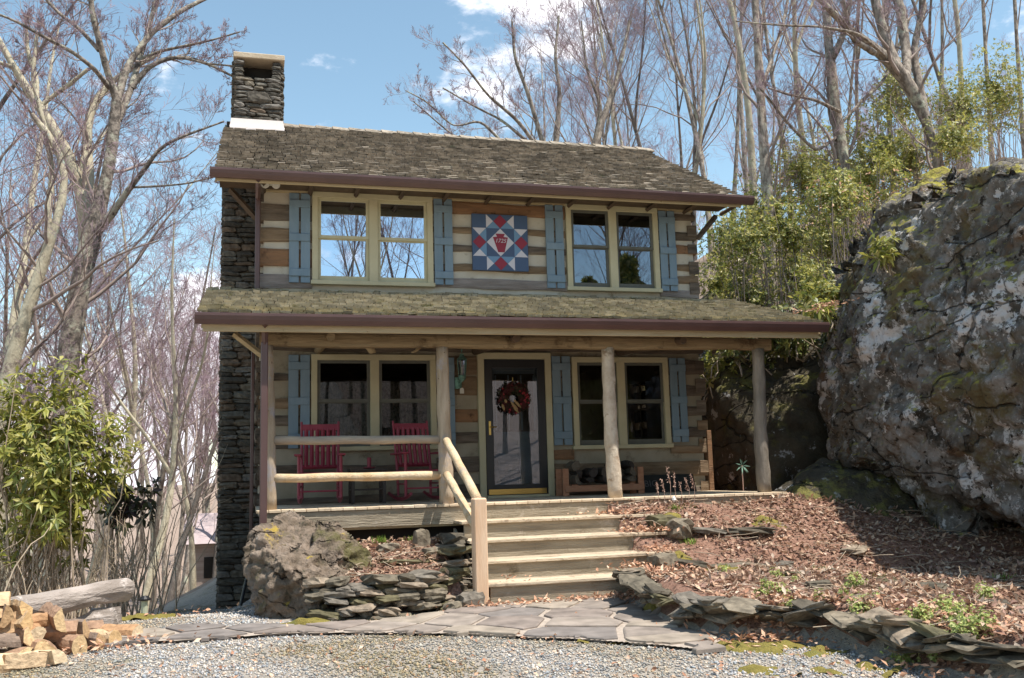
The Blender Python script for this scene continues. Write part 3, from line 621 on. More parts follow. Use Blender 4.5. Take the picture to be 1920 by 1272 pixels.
# steps
RUN, RISE = .42, .2
XS = [(-.83, 1.62), (-.83, 1.58), (-.83, 1.50), (-.83, 1.34)]
for k in range(5):
    y1 = -2.26 - RUN * k; zt = -RISE * k
    x0, x1 = XS[min(k, 3)]; x0 = -.84
    rs = part('step', MB().bevbox(x0 + .02, x1 - .02, y1 + .035, y1 + .07, zt - RISE - .03, zt - .036, .003), M_riser, cabin)
    if k < 4:
        for j in range(3):
            ya = y1 - RUN + j * (RUN + .04) / 3
            part('tread_board', MB().bevbox(x0 - (.02), x1 + random.uniform(-.02, .02), ya, ya + (RUN + .04) / 3 - .005, -RISE * (k + 1) - .036, -RISE * (k + 1) + random.uniform(-.002, .001), .005), M_tread, rs)
part('stringer', MB().poly([(-.86, -2.2, -.3), (-.86, -2.2, -1.1), (-.86, -3.92, -1.1), (-.86, -3.92, -.95)], (.03, 0, 0)), M_riser, cabin)
# downspouts
ds = MB(); ds.bevbox(-3.262, -3.19, -.13, -.065, 3.02, 4.42, .01); ds.tube([(-3.226, -.1, 4.40), (-3.226, -.5, 4.47), (-3.226, -.74, 4.48)], .036, 4)
part('downspout', ds, M_gut, cabin)
part('downspout', MB().bevbox(-3.185, -3.10, -2.42, -2.35, -.95, 1.98, .01).tube([(-3.14, -2.385, 1.95), (-3.14, -2.5, 2.14), (-3.14, -2.56, 2.18)], .038, 4), M_gut, cabin)
# downspout from the lower rear corner seen beside the chimney
part('downspout', MB().bevbox(-3.30, -3.25, -.1, -.04, -1.1, 2.2, .01), M_gut, cabin)

# ------------------------------------------------------------------ chimney
CX0, CX1, CY0, CY1 = -3.70, -2.9, 2.3, 4.1
core = MB(); core.box(-3.71, -3.05, 2.03, 4.3, -2.2, 5.35); core.box(-3.60, -2.88, 2.66, 3.78, 5.2, 7.30); 
core.box(-3.60, -3.50, 2.66, 3.78, 7.30, 7.72); core.box(-2.98, -2.88, 2.66, 3.78, 7.30, 7.72); core.box(-3.50, -2.98, 3.68, 3.76, 7.30, 7.72)
chim = part('chimney', core, M_mortar, cabin)
part('flue_shade', MB().box(-3.49, -2.99, 2.95, 3.66, 7.31, 7.70), M_dark, chim)  # solid dark block, shade of the recess put into its colour
part('chimney_cap', MB().bevbox(-3.66, -2.78, 2.55, 3.88, 7.72, 7.82, .012), M_slab, chim)
SD = stone_data(M_stone, 'c'); r_ = random.Random(21); rest = []; cnt = 0
def lay(x0, x1, yf, z0, z1, hr, wr, axis='y', objs=True):
    global cnt
    z = z0
    while z < z1 - .03:
        h = min(r_.uniform(*hr), z1 - z); a = x0 + r_.uniform(-.01, .01)
        while a < x1 - .03:
            w = r_.uniform(*wr); w = min(w, x1 - a + r_.uniform(-.01, .01)); 
            if x1 - a - w < .07: w = x1 - a
            hh = h * r_.uniform(.9, 1.12); d = .15 + r_.uniform(0, .03); rot = (r_.uniform(-.05, .05), r_.uniform(-.09, .09), r_.uniform(-.05, .05))
            c = (a + w / 2, yf + .03 - r_.uniform(0, .02), z + h / 2) if axis == 'y' else (yf + .03, a + w / 2, z + h / 2)
            sc = (w * 1.04, d, hh * 1.02) if axis == 'y' else (d, w * 1.04, hh * 1.02)
            k = r_.randrange(8)
            if objs and cnt < 285:
                inst('stone', SD[k], chim, c, rot, sc); cnt += 1
            else:
                V_ = STONES[k][0] * np.array(sc) + np.array(c); rest.append((V_, STONES[k][1]))
            a += w + .008
        z += h + .008
# stack front with the flue opening under the cap
lay(-3.63, -2.85, 2.64, 6.48, 7.38, (.05, .10), (.14, .34)); lay(-3.63, -3.48, 2.64, 7.39, 7.71, (.05, .09), (.1, .16)); lay(-2.99, -2.85, 2.64, 7.39, 7.71, (.05, .09), (.1, .16))
inst('stone', SD[2], chim, (-3.22, 2.615, 7.02), (0, .06, 0), (.44, .14, .21), 'large pale block set in the stack')
lay(-3.77, -3.02, 2.0, -1.75, 5.3, (.055, .12), (.16, .42))
lay(2.0, 4.3, -3.75, -1.8, 5.3, (.06, .12), (.2, .5), 'x', False); lay(2.66, 3.8, -3.63, 6.0, 7.7, (.06, .1), (.2, .4), 'x', False); lay(2.66, 3.8, -2.9, 6.3, 7.7, (.06, .1), (.2, .4), 'x', False)
joined(rest, 'stone_courses', M_stone_i, chim)
part('flashing', MB().add([(-3.70, 2.50, 6.43), (-2.78, 2.50, 6.43), (-2.78, 2.555, 6.47), (-3.70, 2.555, 6.47), (-3.68, 2.56, 6.60), (-2.80, 2.56, 6.60), (-2.78, 2.8, 6.62), (-3.70, 2.8, 6.62), (-3.70, 2.5, 6.35), (-2.78, 2.5, 6.35)], [(0, 1, 2, 3), (3, 2, 5, 4), (4, 5, 6, 7), (8, 9, 1, 0)]), M_flash, chim)
# ================================================================== things on and around the cabin
def tag(o, label, cat, group=None): return props(o, label, cat, group)
# quilt block sign
BL = mat('quilt_dark_blue', (.065, .105, .19), bump=.03, rough=.6); LB = mat('quilt_light_blue', (.15, .27, .42), bump=.03, rough=.6); RD = mat('quilt_red', (.26, .035, .06), bump=.03, rough=.6); WH = mat('quilt_white', (.56, .55, .60), bump=.03, rough=.6)
q = thing('quilt_block_sign', (.40, -.02, 3.449), 'square barn quilt block painted in blue, red and white with a keystone reading 1725', 'sign')
part('board', MB().bevbox(-.041, .847, -.055, -.005, 3.449, 4.337, .004), BL, q)
u = .888 / 4
def qp(name, pts, mt, lvl=1):
    y = -.055 - .003 * lvl; P = [(-.041 + a * u, y, 4.337 - b * u) for a, b in pts]
    c = [(P[i][0] * (P[(i + 1) % len(P)][2]) - P[(i + 1) % len(P)][0] * P[i][2]) for i in range(len(P))]
    if sum(c) < 0: P = P[::-1]
    part(name, MB().poly(P, (0, .0029, 0)), mt, q)
def rot(pts, k):
    for _ in range(k): pts = [(4 - b, a) for a, b in pts]
    return pts
for k in range(4):
    qp('triangle', rot([(1, .02), (1.5, .5), (1, .985)], k), WH); qp('triangle', rot([(3, .02), (2.5, .5), (3, .985)], k), WH)
    qp('triangle', rot([(1.01, 1), (1.5, .5), (1.99, 1)], k), LB); qp('triangle', rot([(2.01, 1), (2.5, .5), (2.99, 1)], k), LB)
    qp('diamond', rot([(2, .02), (1.52, .5), (2, .98), (2.48, .5)], k), RD)
qp('diamond', [(2, 1.02), (2.98, 2), (2, 2.98), (1.02, 2)], WH)
qp('keystone', [(1.66, 1.38), (2.33, 1.38), (2.22, 1.60), (2.54, 1.63), (2.28, 2.70), (1.82, 2.70), (1.46, 1.63), (1.76, 1.60)], RD, 2)
def text(name, s, size, loc, mt, parent, shear=0, rotz=0, ext=.002, rx=90):
    c = bpy.data.curves.new(name, 'FONT'); c.body = s; c.size = size; c.align_x = 'CENTER'; c.align_y = 'CENTER'; c.shear = shear; c.extrude = ext; c.resolution_u = 3
    t = bpy.data.objects.new(name, c); COL.objects.link(t); dg = bpy.context.evaluated_depsgraph_get(); me = bpy.data.meshes.new_from_object(t.evaluated_get(dg)); bpy.data.objects.remove(t)
    me.materials.clear(); me.materials.append(mt); o = bpy.data.objects.new(name, me); COL.objects.link(o); o.parent = parent; o.location = Vector(loc) - wloc(parent); o.rotation_euler = (R(rx), 0, R(rotz)); return o
text('lettering', '1725', .088, (.402, -.0655, 3.915), WH, q, shear=.25, ext=.0012)

# wall lantern with green bracket and a tag hanging beneath it
M_pat = mat('verdigris_metal', (.10, .20, .17), (.20, .36, .30), sc=25, bump=.2, rough=.5, metal=.3)
M_lampglass = glass('lamp_glass', .08, (.75, .75, .7))
ln = thing('wall_lantern', (-.26, -.03, 1.62), 'green and grey metal carriage lantern mounted beside the front door', 'lamp')
part('finial', MB().lathe([(.006, 2.13), (.006, 2.22), (.012, 2.19), (.004, 2.26)], (-.26, -.13, 0), 8), M_pat, ln)
part('roof', MB().lathe([(.085, 2.055), (.07, 2.075), (.045, 2.10), (.03, 2.125), (.035, 2.14), (.012, 2.15)], (-.26, -.13, 0), 8), M_pat, ln)
part('glass', MB().lathe([(.045, 1.82), (.066, 2.05)], (-.26, -.13, 0), 6), M_lampglass, ln)
for k in range(6):
    a = k * math.pi / 3; part('rib', MB().tube([(-.26 + .05 * math.cos(a), -.13 + .05 * math.sin(a), 1.815), (-.26 + .072 * math.cos(a), -.13 + .072 * math.sin(a), 2.06)], .005, 4), M_pat, ln)
part('cup', MB().lathe([(.02, 1.73), (.05, 1.77), (.06, 1.80), (.052, 1.822)], (-.26, -.13, 0), 10), M_pat, ln)
part('bracket', MB().tube([(-.26, -.13, 1.75), (-.29, -.1, 1.70), (-.29, -.05, 1.70), (-.27, .0, 1.76)], .014, 8).lathe([(.055, 1.63), (.06, 1.70), (.055, 1.80)], (-.30, -.0, 0), 10), M_pat, ln)
part('candle', MB().lathe([(.012, 1.83), (.012, 1.95)], (-.26, -.13, 0), 8), M_slab, ln)
tg = thing('hanging_tag', (-.27, -.13, 1.56), 'small white house shaped tag hanging below the lantern by the door', 'tag')
part('tag_plate', MB().poly([(-.30, -.135, 1.55), (-.24, -.135, 1.55), (-.24, -.135, 1.615), (-.255, -.135, 1.635), (-.285, -.135, 1.635), (-.30, -.135, 1.615)], (0, .008, 0)), mat('tag_white', (.6, .58, .52), bump=0), tg)
part('cord', MB().tube([(-.27, -.131, 1.63), (-.268, -.131, 1.70)], .003, 5), M_dark, tg)
# flood light under the eave
fl_ = thing('floodlight', (-3.0, -.33, 4.55), 'white twin head floodlight under the upper eave above the left window', 'lamp')
M_wh = mat('white_plastic', (.62, .60, .55), bump=0, rough=.4)
for x in (-2.98, -3.13): part('lamp_head', MB().tube([(x, -.28, 4.56), (x, -.34, 4.545), (x, -.40, 4.53), (x, -.42, 4.525)], [.025, .045, .06, .055], 12), M_wh, fl_)
part('base', MB().lathe([(.05, 4.56), (.05, 4.572)], (-3.05, -.28, 0), 12), M_wh, fl_)

# wreath on the glass door
M_wleaf = palette('wreath_foliage', [(.028, .035, .018), (.04, .03, .018), (.08, .018, .02), (.05, .045, .022), (.12, .03, .03)], bump=.2, sc=60)
M_cone = palette('wreath_husks', [(.50, .36, .18), (.36, .24, .12), (.55, .42, .24)], bump=.3, sc=60)
wr = thing('door_wreath', (.545, -.04, 1.48), 'dark wreath of cones and red berries with pale husks hanging on the front door', 'wreath')
tor = MB(); n = 26
for i in range(n):
    a = 2 * math.pi * i / n; 
part('ring', MB().tube([(.545 + .16 * math.cos(2 * math.pi * i / n), -.07, 1.48 + .16 * math.sin(2 * math.pi * i / n)) for i in range(n + 1)], .06, 8, cap=False), M_wleaf, wr)
V = []; F = []; rr = np.random.default_rng(3)
for i in range(900):
    a = rr.uniform(0, 6.283); b = rr.uniform(0, 6.283); rad = .165 + .085 * math.cos(b) * rr.uniform(.6, 1.15); y = -.07 - .07 * abs(math.sin(b)) * rr.uniform(.5, 1.1)
    c = np.array([.545 + rad * math.cos(a), y, 1.48 + rad * math.sin(a)]); d = rr.normal(size=3); d /= np.linalg.norm(d); e = np.cross(d, rr.normal(size=3)); e /= np.linalg.norm(e); k = len(V); l = rr.uniform(.02, .04)
    V += [c - d * l, c + e * l * .4, c + d * l, c - e * l * .4]; F.append((k, k + 1, k + 2, k + 3))
meshobj('foliage', V, F, M_wleaf, wr, kind='stuff')
for (dx, dz, an, l) in ((-.19, -.14, 1.9, .05), (-.02, -.12, 2.3, .08), (.03, -.09, 2.3, .08), (.0, -.17, 2.2, .07), (-.15, -.05, 1.8, .03)):
    d = np.array([math.cos(an), 0, math.sin(an)]) * l; c = np.array([.545 + dx, -.15, 1.48 + dz]); part('husk', MB().tube([c - d, c - d * .4, c + d * .4, c + d], [.008, .02, .022, .007], 8), M_cone, wr)
for i in range(26):
    a = rr.uniform(-.5, .6) if i < 12 else rr.uniform(0, 6.28); rad = rr.uniform(.12, .24); c = (.545 + rad * math.cos(a), -.145, 1.48 + rad * math.sin(a)); part('berry', MB().lathe([(.004, -.013), (.013, -.004), (.012, .008), (.003, .013)], c, 7), mat('berry_red', (.35, .03, .04), bump=0, rough=.35), wr)
part('hanger', MB().tube([(.54, -.05, 1.72), (.54, -.05, 1.80)], .007, 6), M_brass, wr)

# carved wooden ornaments hanging under the porch beam
for (x, lb, s) in ((-1.80, 'pale driftwood ornament hung under the porch roof above the left window', 1), (-1.12, 'slim curved driftwood piece hung under the porch roof near the second post', -1)):
    t = thing('driftwood_ornament', (x, -1.4, 2.02), lb, 'ornament')
    part('body', MB().tube([(x - .09 * s, -1.4, 2.12), (x, -1.42, 2.06), (x + .05 * s, -1.4, 2.01), (x + .10 * s, -1.38, 2.0)], [.02, .045, .05, .012] if s > 0 else [.03, .03, .018, .01], 9, wob=.15, seed=2), M_tanwood, t, smooth=True)
    part('cord', MB().tube([(x, -1.4, 2.07), (x, -1.4, 2.46)], .004, 4), M_dark, t)

# rocking chairs
M_red = mat('red_chair_paint', (.23, .03, .05), (.29, .045, .068), sc=5, bump=.06, rough=.45, spec=.4)
def rocker():
    t = thing('rocking_chair', (0, 0, 0), '', 'chair', 'red rocking chairs on the porch')
    P = lambda n, mb: part(n, mb, M_red, t)
    for s in (-1, 1):
        P('back_post', MB().tube([(s * .235, .26, .08), (s * .24, .27, .42), (s * .245, .36, .80), (s * .25, .44, 1.12)], [.019, .021, .019, .015], 8)); P('front_leg', MB().tube([(s * .27, -.22, .07), (s * .27, -.22, .64)], .021, 8))
        P('armrest', MB().bevbox(s * .285 - .045, s * .285 + .045, -.30, .32, .64, .665, .006))
        pts = [(s * .26, -.42 + 1.05 * i / 12, .035 + .28 * (-.5 + i / 12) ** 2 * 1.1) for i in range(13)]
        P('rocker', MB().tube(pts, .026, 4)); P('side_stretcher', MB().tube([(s * .262, -.22, .24), (s * .24, .26, .24)], .012, 6))
    for z in (.18, .33): P('front_stretcher', MB().tube([(-.27, -.22, z), (.27, -.22, z)], .013, 6))
    P('seat', MB().bevbox(-.27, .27, -.25, .27, .395, .425, .008))
    def bk(z): return .27 + (z - .42) * .255
    P('top_rail', MB().add([(-.24, bk(1.0) - .02, 1.0), (.24, bk(1.0) - .02, 1.0), (.24, bk(1.0) + .01, 1.0), (-.24, bk(1.0) + .01, 1.0), (-.24, bk(1.09) - .02, 1.085), (.24, bk(1.09) - .02, 1.085), (.24, bk(1.09) + .01, 1.085), (-.24, bk(1.09) + .01, 1.085)], [(0, 1, 5, 4), (1, 2, 6, 5), (2, 3, 7, 6), (3, 0, 4, 7), (4, 5, 6, 7), (3, 2, 1, 0)]))
    P('lower_rail', MB().tube([(-.24, bk(.50), .50), (.24, bk(.50), .50)], .028, 4))
    for i in range(6):
        x = -.185 + i * .074; P('slat', MB().tube([(x, bk(.5) - .006, .5), (x, bk(.75) + .008, .75), (x, bk(1.02) - .006, 1.02)], [.027, .027, .027], 4))
    return t
c1 = rocker(); c1.location = (-2.40, -.98, .012); c1.rotation_euler = (0, 0, R(-4)); c1['label'] = 'red slatted rocking chair on the porch farther from the door'
c2 = c1.copy(); COL.objects.link(c2)
for ch in c1.children: d = ch.copy(); COL.objects.link(d); d.parent = c2
c2.location = (-1.05, -.92, .012); c2.rotation_euler = (0, 0, R(8)); c2['label'] = 'red slatted rocking chair on the porch beside the second post'
# side table between the chairs and the small red block on it
M_tab = mat('dark_table_paint', (.045, .035, .03), (.06, .045, .04), bump=.1, rough=.5)
tb = thing('side_table', (-1.75, -.75, 0), 'low dark wooden side table standing between the two red rocking chairs', 'table')
part('tabletop', MB().bevbox(-2.0, -1.50, -.95, -.5, .44, .47, .006), M_tab, tb); part('shelf', MB().bevbox(-1.97, -1.53, -.92, -.53, .18, .2, .004), M_tab, tb)
for x in (-1.96, -1.54):
    for y in (-.91, -.54): part('leg', MB().box(x - .022, x + .022, y - .022, y + .022, .002, .44), M_tab, tb)
cd = thing('candle_holder', (-1.72, -.72, .471), 'small red candle holder standing on the dark side table', 'candle holder')
part('plate', MB().lathe([(.06, .472), (.085, .485), (.085, .492)], (-1.72, -.72, 0), 14), M_red, cd); part('candle', MB().lathe([(.028, .493), (.028, .62), (.02, .625)], (-1.72, -.72, 0), 12), M_red, cd)
# firewood rack with logs
M_cedar = mat('cedar_rack_wood', (.34, .155, .085), (.44, .22, .13), sc=5, stretch=(1, 1, 3), bump=.3)
rk = thing('firewood_rack', (1.77, -.38, 0), 'reddish cedar firewood rack against the wall right of the front door', 'rack')
for x in (1.16, 2.34):
    for y in (-.56, -.24): part('upright', MB().bevbox(x - .045, x + .045, y - .02, y + .02, .002, .40, .004), M_cedar, rk)
for y in (-.585, -.215): part('rail', MB().bevbox(1.14, 2.38, y - .018, y + .018, .06, .15, .004), M_cedar, rk)
for x in (1.3, 2.2): part('slat', MB().box(x - .04, x + .04, -.56, -.24, .15, .165), M_cedar, rk)
M_dlog = palette('dark_firewood', [(.05, .04, .035), (.085, .065, .05), (.045, .035, .03), (.12, .095, .07)], bump=.8, by='obj', sc=30)
M_bark = palette('firewood_bark_and_wood', [(.46, .30, .17), (.56, .40, .24), (.32, .20, .13), (.24, .18, .14), (.60, .44, .28), (.40, .23, .12)], bump=.8, by='obj', sc=22)
M_cut = palette('fresh_cut_wood', [(.60, .40, .20), (.66, .48, .27), (.50, .33, .18), (.64, .50, .33)], bump=.5, by='obj', sc=30, var=.2)
def split_mesh(seed, kind):
    "a split log one metre long on x; kind: wedge, half or round"
    r = np.random.default_rng(seed); 
    if kind == 'round': sec = [(math.cos(a), math.sin(a)) for a in np.linspace(0, 2 * math.pi, 11)[:-1]]
    elif kind == 'half': sec = [(math.cos(a), math.sin(a) - .4) for a in np.linspace(0, math.pi, 7)]
    else: sec = [(0, -.8)] + [(1.25 * math.cos(a), 1.25 * math.sin(a) - .7) for a in np.linspace(R(35), R(145), 5)]
    sec = np.array(sec) * (1 + r.uniform(-.12, .12, (len(sec), 1))); V = []; n = len(sec); ks = 6
    for i in range(ks + 1):
        x = -.5 + i / ks; w = 1 + .05 * r.normal(); off = r.normal(size=2) * .06
        for a, b in sec: V.append((x + r.uniform(-.006, .006), a * w + off[0], b * w + off[1]))
    F = [(i * n + j, (i + 1) * n + j, (i + 1) * n + (j + 1) % n, i * n + (j + 1) % n) for i in range(ks) for j in range(n)] + [tuple(range(n)), tuple(ks * n + j for j in range(n))[::-1]]
    return V, F
def split_data(m1, m2):
    out_ = []
    for k in range(9):
        V_, F_ = split_mesh(k, ('wedge', 'half', 'round')[k % 3] if k < 6 else 'wedge'); me = bpy.data.meshes.new('split_log'); me.from_pydata(V_, [], F_)
        me.materials.append(m1); me.materials.append(m2)
        for p in me.polygons:
            me.polygons[p.index].material_index = 1 if p.index >= len(F_) - 2 else 0
            if False and p.index < len(F_) - 2 and (p.index % (len(V_) // 7)) in (0, len(V_) // 7 - 1): me.polygons[p.index].material_index = 1
        out_.append(me)
    return out_
SPL = split_data(M_bark, M_cut); SPLD = split_data(M_dlog, M_dlog)
r_ = random.Random(5); 
places = ['at the left end', 'left of the middle', 'in the middle', 'right of the middle', 'at the right end']
for i in range(15):
    row = i // 5; c = i % 5; x = 1.33 + c * .215 + (row % 2) * .04
    if row == 2 and c in (1, 2): continue
    o = inst('firewood_log', SPLD[r_.randrange(9)], None, (x, -.40, .225 + row * .105), (r_.uniform(0, 6), 0, R(90) + r_.uniform(-.1, .1)), (.36, .075, .062))
    tag(o, f'dark seasoned firewood log in the cedar rack, {("bottom", "middle", "top")[row]} layer, {places[c]}', 'log', 'firewood logs in the cedar rack')
# dark board leaning on the wall
sb = thing('leaning_board', (2.95, -.14, 0), 'long black board with grey lettering leaning on the wall right of the firewood rack', 'board')
M_blk = mat('black_board', (.022, .024, .022), (.03, .03, .028), bump=.1); M_gl = mat('dull_grey_lettering', (.11, .10, .10), bump=0)
part('panel', MB().add([(2.47, -.20, .003), (3.42, -.20, .003), (3.42, -.18, .003), (2.47, -.18, .003), (2.47, -.09, .27), (3.42, -.09, .27), (3.42, -.07, .27), (2.47, -.07, .27)], [(0, 1, 5, 4), (1, 2, 6, 5), (2, 3, 7, 6), (3, 0, 4, 7), (4, 5, 6, 7), (3, 2, 1, 0)]), M_blk, sb)
text('lettering', 'BIG', .15, (2.68, -.150, .135), M_gl, sb, rx=67)

# garden hose hanging down by the chimney
hs = thing('garden_hose', (-3.42, -.3, -1.3), 'black hose leaning down along the corner of the house by the chimney', 'hose')
part('hose_run', MB().tube([(-3.22, -.25, -.35), (-3.27, -.3, -.7), (-3.36, -.35, -1.1), (-3.40, -.4, hpt(-3.4, -.4) + .03)], .022, 8), M_doorblk, hs)

# ================================================================== rocks
def hull(points, subdiv, amp, fr, seed, smooth_it=3, warp=.0, lay=None):
    import bmesh
    bm = bmesh.new()
    for p in points: bm.verts.new(p)
    bmesh.ops.convex_hull(bm, input=bm.verts); 
    bmesh.ops.triangulate(bm, faces=bm.faces)
    # even out: split long edges until short
    for it in range(12):
        es = [e for e in bm.edges if e.calc_length() > subdiv]
        if not es: break
        bmesh.ops.subdivide_edges(bm, edges=es, cuts=1); bmesh.ops.triangulate(bm, faces=[f for f in bm.faces if len(f.verts) > 3])
    for it in range(smooth_it): bmesh.ops.smooth_vert(bm, verts=bm.verts, factor=.5, use_axis_x=True, use_axis_y=True, use_axis_z=True)
    bm.verts.index_update(); bm.normal_update()
    loose = [v for v in bm.verts if not v.link_faces]; bmesh.ops.delete(bm, geom=loose, context='VERTS'); bm.verts.index_update()
    V = np.array([v.co[:] for v in bm.verts]); Nn = np.array([v.normal[:] for v in bm.verts]); F_ = [[v.index for v in f.verts] for f in bm.faces]; bm.free()
    P = V * fr + seed * 7.7
    d = fbm(P * .6, 4) * amp * 1.6 + fbm(P * 2.2 + 5, 3) * amp * .45
    rid = 1 - np.abs(fbm(P * 1.1 + 31, 4)) * 3.2; d = d + np.clip(rid, 0, 1) ** 2 * -amp * .45
    if lay is not None:   # bedding planes
        t = V @ np.array(lay[0]) * lay[1] + fbm(V * .8 + 3, 3) * 1.6
        st = np.floor(t) + sstep(.35, .65, t - np.floor(t)); d = d + (st - t) * lay[2]
    d = d + fbm(P * 5 + 9, 4, .6) * amp * .34 - np.clip(1 - np.abs(fbm(P * 2.6 + 51, 4)) * 5, 0, 1) * amp * .28
    return V + Nn * d[:, None], F_
M_bould = mat('lichened_boulder', (.08, .067, .055), (.20, .18, .16), sc=3.2, det=12, rough=.95, bump=1.0, bsc=9, bdist=.09, crack=(.5, .014), ramp=(.40, .60),
   spots=(((.14, .085, .05), 2.0, .54, .08), ((.30, .28, .26), 4.4, .555, .06), ((.03, .025, .018), 1.3, .58, .06), ((.27, .25, .235), .9, .53, .06), ((.55, .52, .51), 2.2, .60, .015), ((.62, .59, .58), .8, .575, .012), ((.40, .37, .35), 10.0, .595, .02), ((.13, .10, .05), .7, .53, .08), ((.03, .022, .016), 6.0, .585, .02), ((.33, .29, .05), 2.5, .50, .06, 'up')))
M_rock2 = mat('mossy_rock', (.045, .037, .025), (.10, .085, .06), sc=2.5, det=10, rough=.95, bump=1.0, bsc=12, bdist=.07, crack=(.7, .02), spots=(((.40, .40, .40), 3.2, .60, .03), ((.10, .09, .035), 1.7, .56, .08), ((.17, .155, .045), 2.2, .52, .06, 'up')))  # base darkened, shade of the gap behind the porch put into the colour
M_rockL = mat('tan_boulder', (.13, .098, .068), (.29, .225, .175), sc=4.5, det=12, rough=.95, bump=1.0, bsc=13, bdist=.06, crack=(1.3, .03), spots=(((.12, .105, .045), 1.6, .52, .08), ((.48, .42, .36), 5, .63, .04), ((.08, .068, .045), 6, .58, .05), ((.42, .30, .05), 1.8, .60, .04, 'up')))  # tan rock of its own colour with random moss and pale patches
def _b(px, py, y): d = np.array(fw) + np.array(rt) * (px - 960) / 1797.19 - np.array(up) * (py - 636) / 1797.19; return tuple(CAMP + d * (y - CAMP[1]) / d[1])
bA = [_b(1600, 490, -1.4), _b(1650, 400, -2.0), _b(1725, 348, -2.9), _b(1820, 325, -3.9), _b(1925, 318, -5.0), _b(2060, 300, -6.2), _b(2250, 330, -6.8),
      _b(1590, 620, -1.5), _b(1575, 760, -1.6), _b(1590, 840, -1.8), _b(1620, 600, -2.2), _b(1740, 560, -3.5), _b(1900, 560, -5.1), _b(2060, 600, -6.4), _b(1600, 868, -1.9), _b(1760, 815, -3.1), _b(1920, 930, -4.4), _b(2060, 1010, -5.5),
      _b(1590, 505, -.8), _b(1620, 455, -1.2), (6.5, .9, 2.3), (7.5, -1, 5.0), (10, -2, 5.4), (12, -4, 5), (11.5, -5, 1), (10, -2, -1), (6, 0, .4)] + [(7.0, 1.2, 2.6), (8.0, 2.2, 4.2), (10, 3, 5.2)]
bA_old = [

      (5.7, -3.2, 3.0), (5.15, -3.2, 1.9), (4.85, -2.6, .5), (5.6, -2.9, -.05), (7.2, -4.2, .25), (7.6, -4.9, 1.7), (9.5, -5.4, 1.8), (11, -4.6, .0), (8.2, -2.5, -.9), (5.6, .6, .8), (5.4, 1.6, 2.6), (6.8, 3.0, 4.2), (10, 3, 5.2), (11.5, 0, 1), (6.8, -3.5, -.35)]
V1, F1 = hull(bA, .052, .19, 1.3, 1, 2, lay=((.55, .2, .80), 2.3, .045))
bB = [_b(1620, 840, -2.0), _b(1680, 925, -2.4), _b(1760, 985, -2.9), _b(1790, 1045, -3.3), _b(1840, 1060, -3.4), _b(1780, 840, -3.1), _b(1860, 930, -3.5), _b(1900, 1060, -3.2), (7.5, -2.5, 1.0), (7, -1.5, -.8), (6, -1.2, .6)]
V2, F2 = hull(bB, .07, .15, 1.5, 2, 2, lay=((.45, .1, .88), 3, .06))
V = np.concatenate([V1, V2]); F = F1 + [[a + len(V1) for a in f] for f in F2]
big = meshobj('boulder', V, F, M_bould, smooth=True); tag(big, 'huge grey boulder with white lichen overhanging the garden bed right of the cabin', 'boulder')
V, F = hull([(3.55, -2.35, -.38), (3.7, -2.6, -.62), (4.7, -2.75, -.62), (5.8, -2.7, -.7), (5.7, -2.0, .28), (4.9, -2.05, .22), (4.4, -1.8, .22), (4.0, -2.1, -.08), (5.2, -.9, .45), (3.9, -1.3, -.1), (5.6, -.8, -.5)], .07, .06, 2.2, 3, 2, lay=((.45, .2, -.87), 6, .03))
tag(meshobj('slab_rock', V, F, M_rock2, smooth=True), 'low tilted slab of rock with a band of moss lying against the huge boulder', 'rock')
V, F = hull([(4.95, 1.2, -.3), (4.9, 1.6, 1.6), (5.3, 2.0, 2.3), (6.5, 2.0, 2.9), (8.0, 2.0, 3.6), (8.5, 3.5, 3.8), (5.6, 3.5, 2.8), (5.0, 3.2, 1), (8.5, .6, -.3), (6.2, .5, 1.8), (5.3, .6, .6), (5.1, .5, -.3), (5.2, 4, -.3)], .11, .15, 1.2, 4, 3)
tag(meshobj('mossy_rock', V, F, M_rock2, smooth=True), 'dark mossy rock face behind the right end of the porch', 'rock')
V, F = hull([(4.3, 5.2, -.5), (4.5, 5.0, 1.5), (5.2, 5.2, 3.0), (7, 5.5, 4.4), (8, 7, 5), (5, 7, 2.8), (8, 5, -.3), (6.5, 4.2, 2.6), (5, 4.2, .2)], .14, .16, 1.1, 6, 3)
tag(meshobj('mossy_rock', V, F, M_rock2, smooth=True), 'farther mossy rock uphill behind the cabin corner', 'rock')
# left boulder group at the porch corner
V, F = hull([(-3.30, -3.55, -1.2), (-3.32, -3.2, -.42), (-3.24, -3.0, -.22), (-2.95, -2.75, -.12), (-2.5, -2.8, -.2), (-2.2, -3.1, -.35), (-1.80, -3.3, -.72), (-1.80, -3.6, -1.15), (-2.45, -4.0, -1.2), (-2.6, -3.9, -.70), (-2.95, -3.8, -.52), (-3.1, -2.4, -1.2), (-2.1, -2.5, -.7)], .028, .11, 2.9, 11, 0, lay=((-.4, .2, .9), 9, .05))
V2, F2 = hull([(-3.12, -2.9, -.32), (-3.0, -2.65, -.04), (-2.85, -2.6, .0), (-2.6, -2.75, -.12), (-2.4, -2.95, -.32), (-2.7, -3.15, -.4), (-3.05, -3.15, -.36)], .03, .06, 3.5, 12, 0, lay=((-.5, .2, .85), 8, .04))
V3, F3 = hull([(-2.62, -3.25, -.40), (-2.6, -3.0, -.12), (-2.35, -2.95, -.14), (-1.98, -3.1, -.5), (-2.0, -3.3, -.72), (-2.35, -3.4, -.42), (-2.55, -3.4, -.55)], .03, .06, 3.5, 13, 0, lay=((-.5, .2, .85), 8, .04))
n1 = len(V); n2 = n1 + len(V2)
